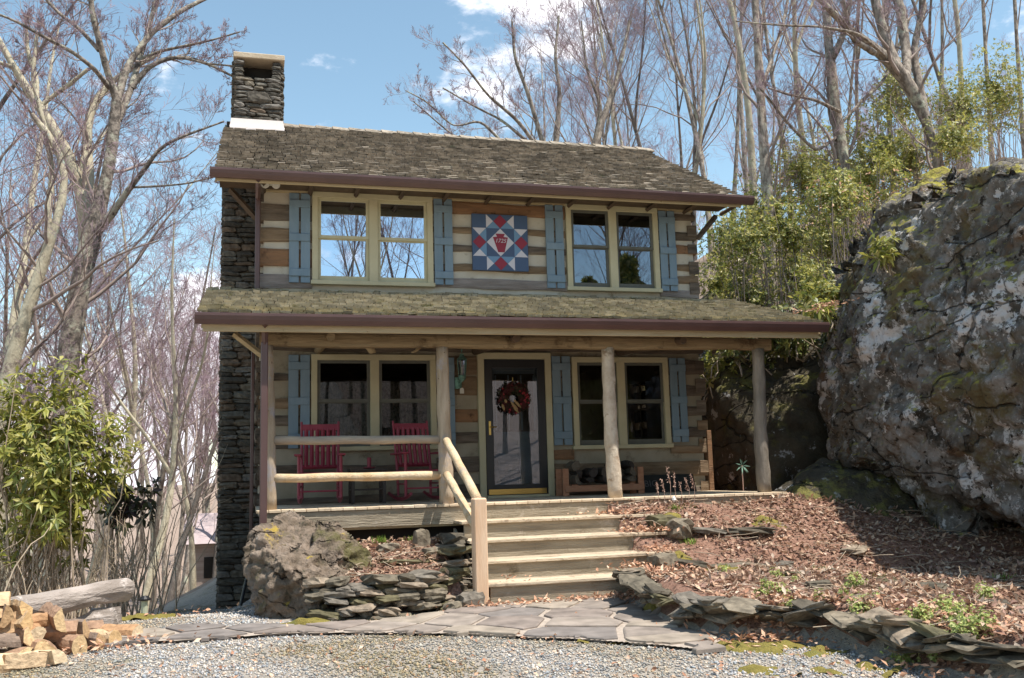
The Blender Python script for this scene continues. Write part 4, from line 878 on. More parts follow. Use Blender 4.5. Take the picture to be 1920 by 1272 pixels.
tag(meshobj('boulder', np.concatenate([V, V2, V3]), F + [[a + n1 for a in f] for f in F2] + [[a + n2 for a in f] for f in F3], M_rockL, smooth=True), 'tan craggy boulder with patches of moss at the left corner of the porch', 'boulder')

# ------------------------------------------------------------------ dry stone walls, each stone a piece
M_field = palette('field_stone', [(.13, .11, .08), (.18, .15, .11), (.085, .072, .053), (.15, .13, .105), (.24, .19, .14), (.115, .10, .055)], by='obj', bump=1.0, sc=14, var=.45)
SF = stone_data(M_field, 'f'); r_ = random.Random(31)
def wall_along(name, path, zb, zt, label, hr=(.045, .085), wr=(.16, .38), lean=.25, depth=(.2, .34), tilt=.12):
    t = thing(name, (path[0][0], path[0][1], hpt(*path[0])), label, 'stone wall'); segs = [(np.array(a), np.array(b)) for a, b in zip(path[:-1], path[1:])]
    L_ = [np.linalg.norm(b - a) for a, b in segs]; tot = sum(L_)
    def at(s):
        for (a, b), l in zip(segs, L_):
            if s <= l: d = (b - a) / l; return a + d * s, d
            s -= l
        return segs[-1][1], (segs[-1][1] - segs[-1][0]) / L_[-1]
    zz = 0
    hmax = .95
    while zz < hmax:
        h = r_.uniform(*hr); s = r_.uniform(-.05, .05)
        while s < tot:
            w = r_.uniform(*wr); p, d = at(min(s + w / 2, tot)); base = hpt(*(p - np.array([-d[1], d[0]]) * -.12)) if zb is None else zb
            topz = zt(p) if callable(zt) else zt
            gb = hpt(p[0] + d[1] * .15, p[1] - d[0] * .15)
            z = gb + zz + h / 2 - .01
            if z + h * .3 < topz and r_.random() > .14:
                nrm = np.array([d[1], -d[0]]); c = p + nrm * (.06 - zz * lean + r_.uniform(-.045, .045)); dp = r_.uniform(*depth)
                inst('stone', SF[r_.randrange(8)], t, (c[0], c[1], z), (r_.uniform(-tilt, tilt), r_.uniform(-tilt, tilt), math.atan2(d[1], d[0]) + r_.uniform(-.4, .4)), (w * 1.08, dp, h * r_.uniform(1.0, 1.35)))
            s += w * r_.uniform(.9, 1.0)
        zz += h * .93
    return t
wall_along('dry_stone_wall', [(-2.72, -3.98), (-2.2, -4.05), (-1.7, -3.98), (-1.3, -3.75), (-1.06, -3.5)], None, -.66, 'curved dry stone wall of thin stones in front of the left flower bed', wr=(.14, .36), lean=.35, tilt=.16)
wall_along('dry_stone_wall', [(-1.06, -3.5), (-1.02, -2.9), (-1.02, -2.35)], None, -.32, 'stepped dry stone wall beside the left side of the wooden stairs', hr=(.06, .11), wr=(.2, .4), lean=.1)
pts = [(.75, -3.98)] + [tuple(p) for p in WALLR[1:10]]
wall_along('dry_stone_wall', [pts[i] for i in range(len(pts))][::-1], None, lambda p: -.745 - .012 * max(0, -4.5 - p[1]) + .09 * float(fbm(np.array([[p[0] * 2.2, p[1] * 2.2, 3]]), 3)[0]), 'long low dry stone wall edging the right garden bed along the gravel', hr=(.03, .07), wr=(.10, .36), lean=.9, tilt=.38)
# terrace edging stones in the right bed: every loose stone is a thing
def loose(x, y, sx, sy, sz, rz, label, up=.5, k=None, mt=None):
    o = inst('edging_stone', SF[r_.randrange(8) if k is None else k], None, (x, y, hpt(x, y) + sz * up - .02), (r_.uniform(-.12, .12), r_.uniform(-.12, .12), rz), (sx, sy, sz)); return tag(o, label, 'stone')
ordn_ = ['first', 'second', 'third', 'fourth', 'fifth', 'sixth', 'seventh', 'eighth', 'ninth', 'tenth', 'eleventh', 'twelfth', 'thirteenth', 'fourteenth', 'fifteenth', 'sixteenth']
G1 = 'flat stones laid in the right garden bed'
for a in ((1.62, -2.92, .36, .3, .2, .2, 'blocky mossy stone at the right end of the second step'), (1.75, -3.06, .3, .3, .24, .5, 'dark round stone just below the blocky mossy stone by the steps'), (2.15, -3.0, .5, .3, .07, .0, 'thin flat stone left of the yellow slab in the upper bed'), (2.72, -3.02, .62, .36, .09, -.05, 'yellowish flat slab in the upper part of the right bed'),
          (1.45, -3.75, .6, .35, .1, .12, 'long flat stone at the right of the fourth step'), (1.18, -3.86, .3, .24, .2, .4, 'dark wedge stone at the right end of the lowest steps'), (2.05, -3.75, .55, .28, .07, .05, 'narrow flat stone continuing the middle row of the bed'), (2.65, -3.68, .5, .26, .06, .1, 'last thin stone in the middle row of the bed'),
          (3.1, -3.9, .34, .3, .06, .3, 'grey flat stone half buried in leaves below the boulder'), (3.9, -3.5, .4, .3, .07, .8, 'grey stone in the shade of the huge boulder')): loose(*a[:6], a[6])
for j_ in range(16):
    xx_, yy_ = 1.2 + (j_ * 37 % 16) * .27, -4.3 - (j_ * 23 % 13) * .27
    if float(dist_right(np.array([xx_]), np.array([yy_]))[0]) > .45: loose(xx_, yy_, .2 + .03 * (j_ % 6), .16 + .02 * (j_ % 5), .05 + .012 * (j_ % 4), j_ * 1.3, f'small flat stone in the right bed mulch, {ordn_[j_]} from the stairs')
for a in ((-1.35, -2.75, .2, .12, .22, .3, 'small upright pale stone in the left bed'), (-1.75, -2.8, .26, .16, .12, .2, 'low pale stone in the left bed near the tan boulder'), (-1.5, -3.2, .8, .1, .05, .1, 'long thin rock strip crossing the left bed'), (-1.2, -3.02, .45, .16, .1, .5, 'dark slanted stone in the left bed near the stairs'), (-1.05, -3.95, .28, .2, .2, .3, 'rounded grey stone at the foot of the newel post'), (-1.25, -4.05, .22, .16, .12, .9, 'small brown stone beside the foot of the left stone wall')): loose(*a[:6], a[6])

# ------------------------------------------------------------------ flagstone path
from random import Random
PATH = [(-4.6, -4.15), (-3.9, -4.02), (-2.83, -4.42), (-1.81, -4.40), (-.88, -3.85), (.62, -3.85), (.45, -5.3), (.40, -6.2), (.45, -6.65), (.19, -6.95), (-.55, -6.20), (-1.62, -5.42), (-2.3, -5.05), (-3.22, -4.85), (-4.05, -4.80), (-4.6, -4.7)]
def inpoly(x, y, P):
    c = False
    for (a, b), (d, e) in zip(P, P[1:] + P[:1]):
        if (b > y) != (e > y) and x < (d - a) * (y - b) / (e - b) + a: c = not c
    return c
M_pathm = mat('path_mortar', (.36, .295, .24), (.50, .42, .35), sc=18, bump=.6, bsc=60)
M_flag = palette('flagstone', [(.22, .18, .155), (.27, .225, .19), (.19, .165, .15), (.30, .25, .20), (.24, .20, .17)], by='obj', bump=.6, sc=5, var=.3)
r_ = random.Random(12); seeds = []
tries = 0
while len(seeds) < 44 and tries < 9000:
    tries += 1; x, y = r_.uniform(-4.6, .7), r_.uniform(-7, -3.8)
    if inpoly(x, y, PATH) and all(math.hypot((x - a) * .62, (y - b) * 1.3) > .42 for a, b in seeds): seeds.append((x, y))
pm_f = []; st = .035; V = []; Fp = []; id_ = {}
for i in range(int(5.6 / st)):
    for j in range(int(3.4 / st)):
        x, y = -4.8 + i * st, -7.1 + j * st
        if inpoly(x + st / 2, y + st / 2, PATH):
            f = []
            for (a, b) in ((i, j), (i + 1, j), (i + 1, j + 1), (i, j + 1)):
                if (a, b) not in id_: xx, yy = -4.8 + a * st, -7.1 + b * st; id_[a, b] = len(V); V.append((xx, yy, hpt(xx, yy) + .028))
                f.append(id_[a, b])
            Fp.append(f)
path = meshobj('flagstone_path', V, Fp, M_pathm, smooth=True, kind='structure')
def cellpoly(k):
    cx, cy = seeds[k]; P = [(cx - 1.3, cy - 1.0), (cx + 1.3, cy - 1.0), (cx + 1.3, cy + 1.0), (cx - 1.3, cy + 1.0)]
    for j, (a, b) in enumerate(seeds):
        if j == k: continue
        mx_, my_ = (cx + a) / 2, (cy + b) / 2; nx_, ny_ = a - cx, b - cy; l = math.hypot(nx_, ny_); nx_ /= l; ny_ /= l; Q = []
        for (p, q) in zip(P, P[1:] + P[:1]):
            dp = (p[0] - mx_) * nx_ + (p[1] - my_) * ny_ + .02; dq = (q[0] - mx_) * nx_ + (q[1] - my_) * ny_ + .02
            if dp <= 0: Q.append(p)
            if dp * dq < 0: t = dp / (dp - dq); Q.append((p[0] + (q[0] - p[0]) * t, p[1] + (q[1] - p[1]) * t))
        P = Q
        if len(P) < 3: return None
    return P
for k in range(len(seeds)):
    P = cellpoly(k)
    if not P: continue
    # keep inside the path outline: pull corners toward the seed, roughen the outline
    cx, cy = seeds[k]; Q = []
    for (p, q_) in zip(P, P[1:] + P[:1]):
        L0 = math.hypot(q_[0] - p[0], q_[1] - p[1]); n = max(1, int(L0 / .12))
        for i in range(n):
            t = i / n; Q.append([p[0] + (q_[0] - p[0]) * t, p[1] + (q_[1] - p[1]) * t])
    for p in Q:
        t = 1.0
        while not inpoly(cx + (p[0] - cx) * t, cy + (p[1] - cy) * t, PATH) and t > .1: t -= .06
        w = .965 + .05 * fbm(np.array([[p[0] * 3, p[1] * 3, k]]), 3)[0]
        p[0] = cx + (p[0] - cx) * t * w; p[1] = cy + (p[1] - cy) * t * w
    z0 = [hpt(*p) for p in Q]; h = .042 + r_.uniform(0, .012); n = len(Q)
    V = [(p[0], p[1], z + .01) for p, z in zip(Q, z0)] + [(p[0], p[1], z + h - .008) for p, z in zip(Q, z0)] + [(cx + (p[0] - cx) * .95, cy + (p[1] - cy) * .95, z + h) for p, z in zip(Q, z0)] + [(cx, cy, hpt(cx, cy) + h)]
    F = [(i, (i + 1) % n, n + (i + 1) % n, n + i) for i in range(n)] + [(n + i, n + (i + 1) % n, 2 * n + (i + 1) % n, 2 * n + i) for i in range(n)] + [(2 * n + i, 2 * n + (i + 1) % n, 3 * n) for i in range(n)]
    meshobj('flagstone', V, F, M_flag, path)

# ------------------------------------------------------------------ log bench, wood pile, small post
M_silver = mat('silvered_log', (.24, .20, .17), (.42, .36, .32), sc=4, stretch=(.5, .5, 2), det=9, bump=1.0, bsc=16, spots=(((.50, .44, .40), 4, .57, .06), ((.13, .10, .085), 5, .62, .05)))
bn = thing('log_bench', (-4.8, -3.4, hpt(-4.8, -3.4)), 'weathered grey log bench, a long half log resting on a split stump', 'bench')
n = 16; P = []; 
for i in range(n + 1):
    t = i / n; P.append((-6.3 + 1.78 * t, -5.75 + 2.62 * t, -.75 + .01 * math.sin(i) + .02 * t))
part('seat', MB().tube(P, [.112 * (1 + .06 * math.sin(i * 1.3)) * (.95 if i in (0, n) else 1) for i in range(n + 1)], 16, wob=.07, seed=3), M_silver, bn, smooth=False)
zz = hpt(-4.75, -3.3)
part('stump', MB().add([(-5.02, -3.70, zz - .1), (-4.60, -3.62, zz - .1), (-4.52, -3.3, zz - .1), (-4.95, -3.3, zz - .1), (-4.80, -3.60, -.88), (-4.60, -3.52, -.86), (-4.55, -3.3, -.88), (-4.82, -3.32, -.88), (-4.97, -3.68, zz + .1), (-4.57, -3.58, zz + .12)], [(0, 1, 9, 8), (8, 9, 5, 4), (1, 2, 6, 5, 9), (2, 3, 7, 6), (3, 0, 8, 4, 7), (4, 5, 6, 7)]), M_silver, bn)
part('stump', MB().tube([(-5.95, -5.1, hpt(-5.95, -5.1) - .1), (-5.95, -5.1, -.97)], [.2, .16], 10, wob=.1), M_silver, bn)
sp = thing('path_light', (-4.42, -2.3, hpt(-4.42, -2.3)), 'small pale green path light post beside the log bench', 'post')
zz = hpt(-4.42, -2.3)
part('stem', MB().lathe([(.035, zz - .02), (.035, zz + .2)], (-4.42, -2.3, 0), 10), mat('pale_green_metal', (.40, .42, .30), bump=.05), sp); part('cap', MB().lathe([(.06, zz + .2), (.065, zz + .22), (.03, zz + .25)], (-4.42, -2.3, 0), 12), M_doorblk, sp)
# pile of split firewood, about 44 pieces: rows that rise to the back
r_ = random.Random(8); rows_ = [(0, 10, -5.02, 0), (1, 9, -4.93, .11), (2, 8, -4.84, .21), (3, 6, -4.74, .31), (4, 4, -4.64, .40)]
kinds = ['wedge with a pale cut end', 'half round with rough bark', 'round log with a ringed end']
ordn = ['first', 'second', 'third', 'fourth', 'fifth', 'sixth', 'seventh', 'eighth', 'ninth', 'tenth', 'eleventh', 'twelfth', 'thirteenth']; lay_n = ['bottom', 'second', 'third', 'fourth', 'top']
ux_, uy_ = .85, .53     # pile direction: runs away to the right and back, parallel to the bench
rows_.insert(0, (-1, 7, 0, -.03))
for (lv, cnt_, yy, dz) in rows_:
    for i in range(cnt_):
        s = i * .17 + lv * .05 + r_.uniform(-.02, .02)
        x = -5.80 + s * .74 - .03 * lv; y = -5.80 + s * .70 + lv * .045 + r_.uniform(-.05, .05)
        if lv < 0: x += .24; y -= .20
        k = r_.randrange(9); cr_ = r_.random() < .42
        a = R(-52) + r_.uniform(-.35, .35) + (R(75) if cr_ else 0)
        z = hpt(x, y) + .075 + dz + r_.uniform(-.012, .012)
        o = inst('split_firewood', SPL[k], None, (x, y, z), (r_.uniform(0, 6.28), r_.uniform(-.12, .12), a), (r_.uniform(.34, .42), r_.uniform(.075, .105), r_.uniform(.065, .092)))
        kk = ('wedge', 'half', 'round')[k % 3] if k < 6 else 'wedge'
        tag(o, f'split firewood {dict(wedge="wedge", half="half round", round="round log")[kk]} in the {(lay_n[lv] + " layer" if lv >= 0 else "front row")} of the pile, {ordn[i]} from the left', 'firewood', 'split firewood pieces in the pile at lower left')
for i, (x, y, a, k, w) in enumerate(((-4.55, -4.62, -40, 2, 'round log rolled off the right end of the pile'), (-4.42, -4.36, -30, 2, 'small round log farthest right of the pile'), (-4.82, -4.62, -60, 1, 'half round log leaning at the right foot of the pile'), (-4.95, -4.75, -35, 0, 'pale wedge lying in front of the pile'), (-4.75, -4.3, 25, 4, 'flat bark slab lying behind the pile below the bench stump'))):
    tag(inst('split_firewood', SPL[k], None, (x, y, hpt(x, y) + .06), (r_.uniform(0, 6), 0, R(a)), (.36, .08, .07)), 'split firewood, ' + w, 'firewood', 'split firewood pieces in the pile at lower left')
# ================================================================== trees
FPX = 1797.19
def at_px(px, py, y):
    "point of the plane at depth y that stands in this direction from where the photographer stood"
    d = np.array(fw) + np.array(rt) * (px - 960) / FPX - np.array(up) * (py - 636) / FPX
    return CAMP + d * (y - CAMP[1]) / d[1]
def slope_x(px, y):
    d = np.array(fw) + np.array(rt) * (px - 960) / FPX; return CAMP[0] + d[0] / d[1] * (y - CAMP[1])
def resample(P, Rr, n):
    P = np.array(P, float); s = np.r_[0, np.cumsum(np.linalg.norm(np.diff(P, axis=0), axis=1))]; t = np.linspace(0, s[-1], n)
    Q = np.stack([np.interp(t, s, P[:, k]) for k in range(3)], 1); 
    for _ in range(2): Q[1:-1] = .25 * Q[:-2] + .5 * Q[1:-1] + .25 * Q[2:]
    return Q, np.interp(t, s, np.broadcast_to(Rr, (len(P),)))
def batch_tubes(P, Rr, sides):
    "P (B,n,3), Rr (B,n) -> verts, faces"
    B, n, _ = P.shape; T = np.gradient(P, axis=1); T /= np.linalg.norm(T, axis=2, keepdims=True) + 1e-9
    ref = np.where(np.abs(T[:, :1, 2:3]) > .9, np.array([1., 0, 0]), np.array([0, 0, 1.])) * np.ones((B, n, 1))
    A = np.cross(T, ref); A /= np.linalg.norm(A, axis=2, keepdims=True) + 1e-9; Bn = np.cross(T, A); th = np.arange(sides) * 2 * np.pi / sides
    V = P[:, :, None] + Rr[:, :, None, None] * (np.cos(th)[None, None, :, None] * A[:, :, None] + np.sin(th)[None, None, :, None] * Bn[:, :, None])
    id_ = np.arange(B * n * sides).reshape(B, n, sides); nx_ = np.roll(id_, -1, axis=2)
    F = np.stack([id_[:, :-1], nx_[:, :-1], nx_[:, 1:], id_[:, 1:]], -1).reshape(-1, 4)
    return V.reshape(-1, 3), F
def grow(base, levels, seed, trop=.12):
    """base: list of (points, radii); levels: (children, points, sides, length ratio, angle, tmin, radius ratio)"""
    r = np.random.default_rng(seed); n0 = 22
    q = [resample(p, rr_, n0) for p, rr_ in base]; P = np.stack([a for a, _ in q]); Rr = np.stack([b for _, b in q]); Rr = Rr * (1 + .05 * r.normal(size=Rr.shape))
    out_ = [(P, Rr, 8)]; Ln = np.linalg.norm(np.diff(P, axis=1), axis=2).sum(1)
    for (c, n, sides, lr, ang, tmin, rr_) in levels:
        B = len(P); m = P.shape[1]; t = tmin + (1 - tmin) * (np.arange(c)[None] + r.random((B, c))) / c * .995; f = t * (m - 1); i = np.floor(f).astype(int).clip(0, m - 2); w = (f - i)[..., None]; bi = np.arange(B)[:, None]
        S = P[bi, i] * (1 - w) + P[bi, i + 1] * w; T = P[bi, i + 1] - P[bi, i]; T /= np.linalg.norm(T, axis=2, keepdims=True) + 1e-9
        rl = Rr[bi, i] * (1 - w[..., 0]) + Rr[bi, i + 1] * w[..., 0]
        rnd = r.normal(size=T.shape); pr_ = rnd - (rnd * T).sum(2, keepdims=True) * T; pr_ /= np.linalg.norm(pr_, axis=2, keepdims=True)
        a = R(ang) * (.65 + .7 * r.random((B, c)))[..., None]; D = T * np.cos(a) + pr_ * np.sin(a); D[..., 2] += trop; D /= np.linalg.norm(D, axis=2, keepdims=True)
        L_ = Ln[:, None] * lr * (1.15 - .55 * t) * r.uniform(.6, 1.2, (B, c)); rad = np.minimum(rl * rr_ * r.uniform(.7, 1.05, (B, c)), rl * .8)
        S = S.reshape(-1, 3); D = D.reshape(-1, 3); L_ = L_.ravel(); rad = rad.ravel(); K = len(S); Q = np.zeros((K, n, 3)); Q[:, 0] = S
        for k in range(1, n):
            D = D + r.normal(size=D.shape) * .17; D[:, 2] += trop * .5; D /= np.linalg.norm(D, axis=1, keepdims=True); Q[:, k] = Q[:, k - 1] + D * (L_ / (n - 1))[:, None]
        tt = np.linspace(0, 1, n)[None]; RR = np.maximum(rad[:, None] * (1 - .72 * tt), .0032)
        out_.append((Q, RR, sides)); P, Rr, Ln = Q, RR, L_
    return out_
M_barkA = mat('grey_bark', (.17, .135, .11), (.40, .34, .28), sc=9, stretch=(1, 1, .45), ramp=(.42, .58), bump=1.0, bsc=22, objr=.18, spots=(((.50, .50, .38), 1.6, .56, .08), ((.15, .12, .10), 2.6, .59, .08)), coord='pos')
M_barkD = mat('dark_bark', (.095, .08, .07), (.21, .18, .155), sc=6, stretch=(1, 1, .5), bump=.9, bsc=22, spots=(((.34, .34, .27), 1.8, .58, .06),))
M_barkL = mat('pale_lichened_bark', (.33, .28, .20), (.54, .49, .36), sc=5, stretch=(1, 1, .6), bump=.8, bsc=20, spots=(((.20, .16, .13), 2.2, .58, .05), ((.36, .42, .34), 2.8, .60, .05)))
M_barkH = mat('half_lit_bark', (.11, .09, .075), (.30, .25, .205), sc=10, stretch=(1, 1, .8), ramp=(.42, .58), bump=.9, bsc=22, spots=(((.40, .38, .30), 1.8, .55, .06), ((.08, .065, .055), 2.6, .6, .06)))
M_br = mat('branch_bark', (.23, .175, .155), (.36, .29, .25), sc=6, bump=0)
M_tw = mat('mauve_twigs', (.25, .175, .205), (.35, .255, .285), sc=1.2, bump=0)
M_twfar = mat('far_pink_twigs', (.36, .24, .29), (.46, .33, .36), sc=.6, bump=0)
def tree_parts(out_, split=1):
    tv, tf, k = [], [], 0
    for P, Rr, s in out_[:split]:
        V, F = batch_tubes(P, Rr, s if split > 1 or s > 6 else 8); tv.append(V); tf.append(F + k); k += len(V)
    cv, cf, cm, k = [], [], [], 0
    for li, (P, Rr, s) in enumerate(out_[split:]):
        V, F = batch_tubes(P, Rr, s); cv.append(V); cf.append(F + k); k += len(V); cm += [0 if li < 1 + (2 - split) else 1] * len(F)
    return (np.concatenate(tv), np.concatenate(tf)), (np.concatenate(cv), np.concatenate(cf), cm)
def mk_mesh(name, V, F, mats, mi=None, smooth=True):
    me = bpy.data.meshes.new(name); me.vertices.add(len(V)); me.vertices.foreach_set('co', np.asarray(V, np.float32).ravel()); k = F.shape[1]
    me.loops.add(len(F) * k); me.loops.foreach_set('vertex_index', F.astype(np.int32).ravel()); me.polygons.add(len(F)); me.polygons.foreach_set('loop_start', np.arange(len(F), dtype=np.int32) * k)
    if mi is not None: me.polygons.foreach_set('material_index', np.asarray(mi, np.int32))
    if smooth: me.polygons.foreach_set('use_smooth', np.ones(len(F), bool))
    for m_ in mats: me.materials.append(m_)
    me.update(calc_edges=True); return me
def rand_trunk(h, r0, seed, lean=.05, forks=2):
    r = np.random.default_rng(seed); n = 10; P = [np.zeros(3)]; d = np.array([r.normal() * lean, r.normal() * lean, 1.])
    for i in range(n): d = d + r.normal(size=3) * [.05, .05, 0]; d /= np.linalg.norm(d); P.append(P[-1] + d * h / n)
    P = np.array(P); rad = r0 * (1 - .86 * np.linspace(0, 1, n + 1)) ; rad[0] *= 1.3; base = [(P, rad)]
    for f in range(forks):
        i = r.integers(3, 7); a = r.uniform(0, 6.28); dd = np.array([math.cos(a) * .42, math.sin(a) * .42, 1.]); dd /= np.linalg.norm(dd); Q = [P[i]]; L_ = h * (1 - i / n) * r.uniform(.75, 1)
        for k in range(6): dd = dd + r.normal(size=3) * [.07, .07, 0] + [0, 0, .05]; dd /= np.linalg.norm(dd); Q.append(Q[-1] + dd * L_ / 6)
        base.append((np.array(Q), rad[i] * .72 * (1 - .85 * np.linspace(0, 1, 7))))
    return base
LV = [(8, 8, 5, .36, 36, .3, .45), (6, 7, 3, .5, 34, .2, .5), (5, 5, 3, .55, 34, .15, .6), (4, 4, 3, .62, 32, .15, .75)]
LVn = [(8, 8, 5, .30, 38, .35, .5), (6, 6, 3, .5, 40, .2, .55), (5, 5, 3, .5, 42, .15, .6), (4, 4, 3, .55, 42, .2, .7)]
TM = []
for k in range(8):
    h = 15; o_ = grow(rand_trunk(h, .115 if k % 2 else .095, 100 + k, forks=(1, 2, 3, 2)[k % 4]), LV, 200 + k)
    (tv, tf), (cv, cf, cm) = tree_parts(o_)
    mats_t = [(M_barkA, M_barkL, M_barkA, M_barkD)[k % 4]]
    TM.append((mk_mesh('trunk', tv, tf, mats_t), mk_mesh('crown', cv, cf, [M_br, M_tw], cm, smooth=False)))
TMF = []
for k in range(3):
    o_ = grow(rand_trunk(13, .15, 300 + k, forks=2), LV[:3] + [(4, 3, 3, .6, 42, .1, .7)], 330 + k); (tv, tf), (cv, cf, cm) = tree_parts(o_)
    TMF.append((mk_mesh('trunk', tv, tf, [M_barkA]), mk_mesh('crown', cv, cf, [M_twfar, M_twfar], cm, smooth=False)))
def put_tree(kind, x, y, s, label, group, sz=None, lean=0, z=None):
    t = thing('bare_tree', (x, y, (hpt(x, y) if z is None else z) - .1), label, 'tree', group, rz=(x * 7.3 + y * 3.1) % 6.28)
    t.scale = (s, s, sz or s); t.rotation_euler[0] = lean
    a, b = kind
    for nm, me in (('trunk', a), ('crown', b)):
        o = bpy.data.objects.new(nm, me); COL.objects.link(o); o.parent = t
    return t
def side(px):
    return ('near the left edge' if px < 90 else 'left of the big forked tree' if px < 150 else 'between the big forked tree and the chimney' if px < 300 else 'close to the chimney' if px < 440 else
            'behind the middle of the roof' if px < 1050 else 'behind the right part of the roof' if px < 1250 else 'just behind the right end of the roof' if px < 1400 else 'above the green laurels' if px < 1600 else 'above the huge boulder')
r_ = random.Random(77); seen = {}
def place(px, y, s, k, far=False, grp=None, sz=None):
    x = slope_x(px, y); dist = y + 14
    bark = ('grey', 'pale', 'slender', 'dark')[k % 4] if not far else 'distant'; kk = (bark, side(px)); seen[kk] = seen.get(kk, 0) + 1
    lab = f'{bark} leafless tree {side(px)}, {ordn[seen[kk] - 1]} one from the front'
    put_tree(TMF[k % 3] if far else TM[k % 8], x, y, s, lab, grp or ('bare trees in the valley left of the cabin' if px < 500 else 'bare trees on the wooded slope behind the cabin'), sz=sz)
    
# left wood
for i, (px, y, s) in enumerate(((20, 12, 1.1), (60, 19, 1.2), (-60, 10, 1.1), (250, 22, .95), (268, 15, .80), (292, 18, .85), (325, 21, .86), (345, 30, .95), (372, 26, .85), (398, 34, .95), (225, 28, 1.0), (185, 34, 1.15), (150, 24, 1.1), (95, 30, 1.25), (35, 34, 1.35), (0, 25, 1.2), (300, 38, 1.0), (355, 42, 1.0), (410, 30, .8), (-120, 18, 1.3), (425, 45, 1.05))): place(px, y, s * 1.55, i * 3 + 1, sz=s * 1.08)
for i in range(26): place(-120 + i * 22 + r_.uniform(-12, 12), 48 + r_.uniform(-6, 22), r_.uniform(1.0, 1.4), i, True)
# wood behind and to the right
for i, (px, y, s) in enumerate(((1100, 14, .86), (1015, 17, .80), (1060, 22, 1.0), (1180, 18, 1.05), (1150, 26, 1.15), (1240, 20, 1.05), (1215, 30, 1.2), (1285, 16, .95), (1345, 15, 1.05), (1310, 24, 1.1), (1385, 20, 1.15), (1435, 11, 1.15), (1425, 17, 1.15), (1480, 21, 1.2), (1500, 13, 1.0), (1540, 18, 1.2), (1655, 20, 1.1), (1700, 16, 1.1), (1790, 14, 1.0), (1850, 13, 1.05), (1895, 16, 1.1), (1830, 20, 1.2), (1600, 26, 1.2), (1760, 24, 1.3), (960, 24, .88), (1130, 34, 1.2), (1350, 32, 1.2), (1560, 34, 1.3), (1960, 13, 1), (1265, 38, 1.3), (1450, 38, 1.3))): place(px, y, s, i * 5 + 2)
for i in range(22): place(860 + i * 52 + r_.uniform(-20, 20), 44 + r_.uniform(-5, 22), r_.uniform(.85, 1.25) * (.6 if i < 2 else .8 if i < 4 else 1), i, True)
# trees that stand in front of the cabin, behind the photographer: seen mirrored in the windows
for i, (x, y, s) in enumerate(((-9, -30, 1.0), (-4.5, -34, 1.1), (0, -31, .95), (4.5, -33, 1.1), (8, -29, 1.1), (12, -34, 1.1), (-14, -33, 1.1), (16, -28, 1.1), (2, -40, 1.2), (20, -34, 1.2), (24, -26, 1.2), (10, -42, 1.3), (-18, -24, 1.1))):
    put_tree(TM[i % 8], x, y, s, f'bare tree across the drive mirrored in the windows, {("first","second","third","fourth","fifth","sixth","seventh","eighth","ninth","tenth","eleventh","twelfth","thirteenth")[i]} along', 'bare trees across the drive')
for i in range(16): put_tree(TM[i % 8], -14 + i * 3.1, -24.5 - (i * 5) % 7, 1.0 + .06 * (i % 4), f'bare tree on the bank across the drive, {("first","second","third","fourth","fifth","sixth","seventh","eighth","ninth","tenth","eleventh","twelfth","thirteenth","fourteenth","fifteenth","sixteenth")[i]} of the near row', 'bare trees across the drive')
for i, (x, y, s) in enumerate(((7.2, -8.6, .75), (9.4, -7.4, .85), (6.4, -11.0, .8))):
    put_tree(TM[(i * 3) % 8], x, y, s, f'bare tree beside the right garden bed, {("nearest the boulder", "uphill one", "nearest the drive")[i]}', 'bare trees beside the garden bed')

# trees drawn limb by limb
def hero(name, limbs, y, levels, seed, mt, label, jit=.5, foot=None, wid=1):
    """limbs: list of ([(px, py, width px, dy)...])"""
    base = []
    for L_ in limbs:
        P = []; Rr = []
        for (px, py, w, dy) in L_:
            p = at_px(px, py, y + dy); P.append(p); Rr.append(wid * w / 2 / FPX * np.dot(p - CAMP, np.array(fw)))
        base.append((np.array(P), np.array(Rr)))
    p0 = base[0][0][0]; g_ = hpt(p0[0], p0[1])
    if foot is None: base[0] = (np.vstack([[p0[0] - .1, p0[1], g_ - .2], base[0][0]]), np.r_[base[0][1][0] * 1.25, base[0][1]])
    t = thing(name, (p0[0], p0[1], g_), label, 'tree'); o_ = grow(base, levels, seed); (tv, tf), (cv, cf, cm) = tree_parts(o_)
    for nm, V, F, ms, m_ in (('trunk', tv, tf, [mt], None), ('crown', cv, cf, [mt if False else M_br, M_tw], cm)):
        me = mk_mesh(nm, V - np.array(t.location), F, ms, m_, smooth=nm == 'trunk'); o = bpy.data.objects.new(nm, me); COL.objects.link(o); o.parent = t
    return t
HL = [(8, 8, 5, .30, 40, .22, .36), (6, 7, 3, .55, 36, .15, .5), (6, 5, 3, .55, 36, .15, .6), (4, 4, 3, .6, 34, .1, .7)]
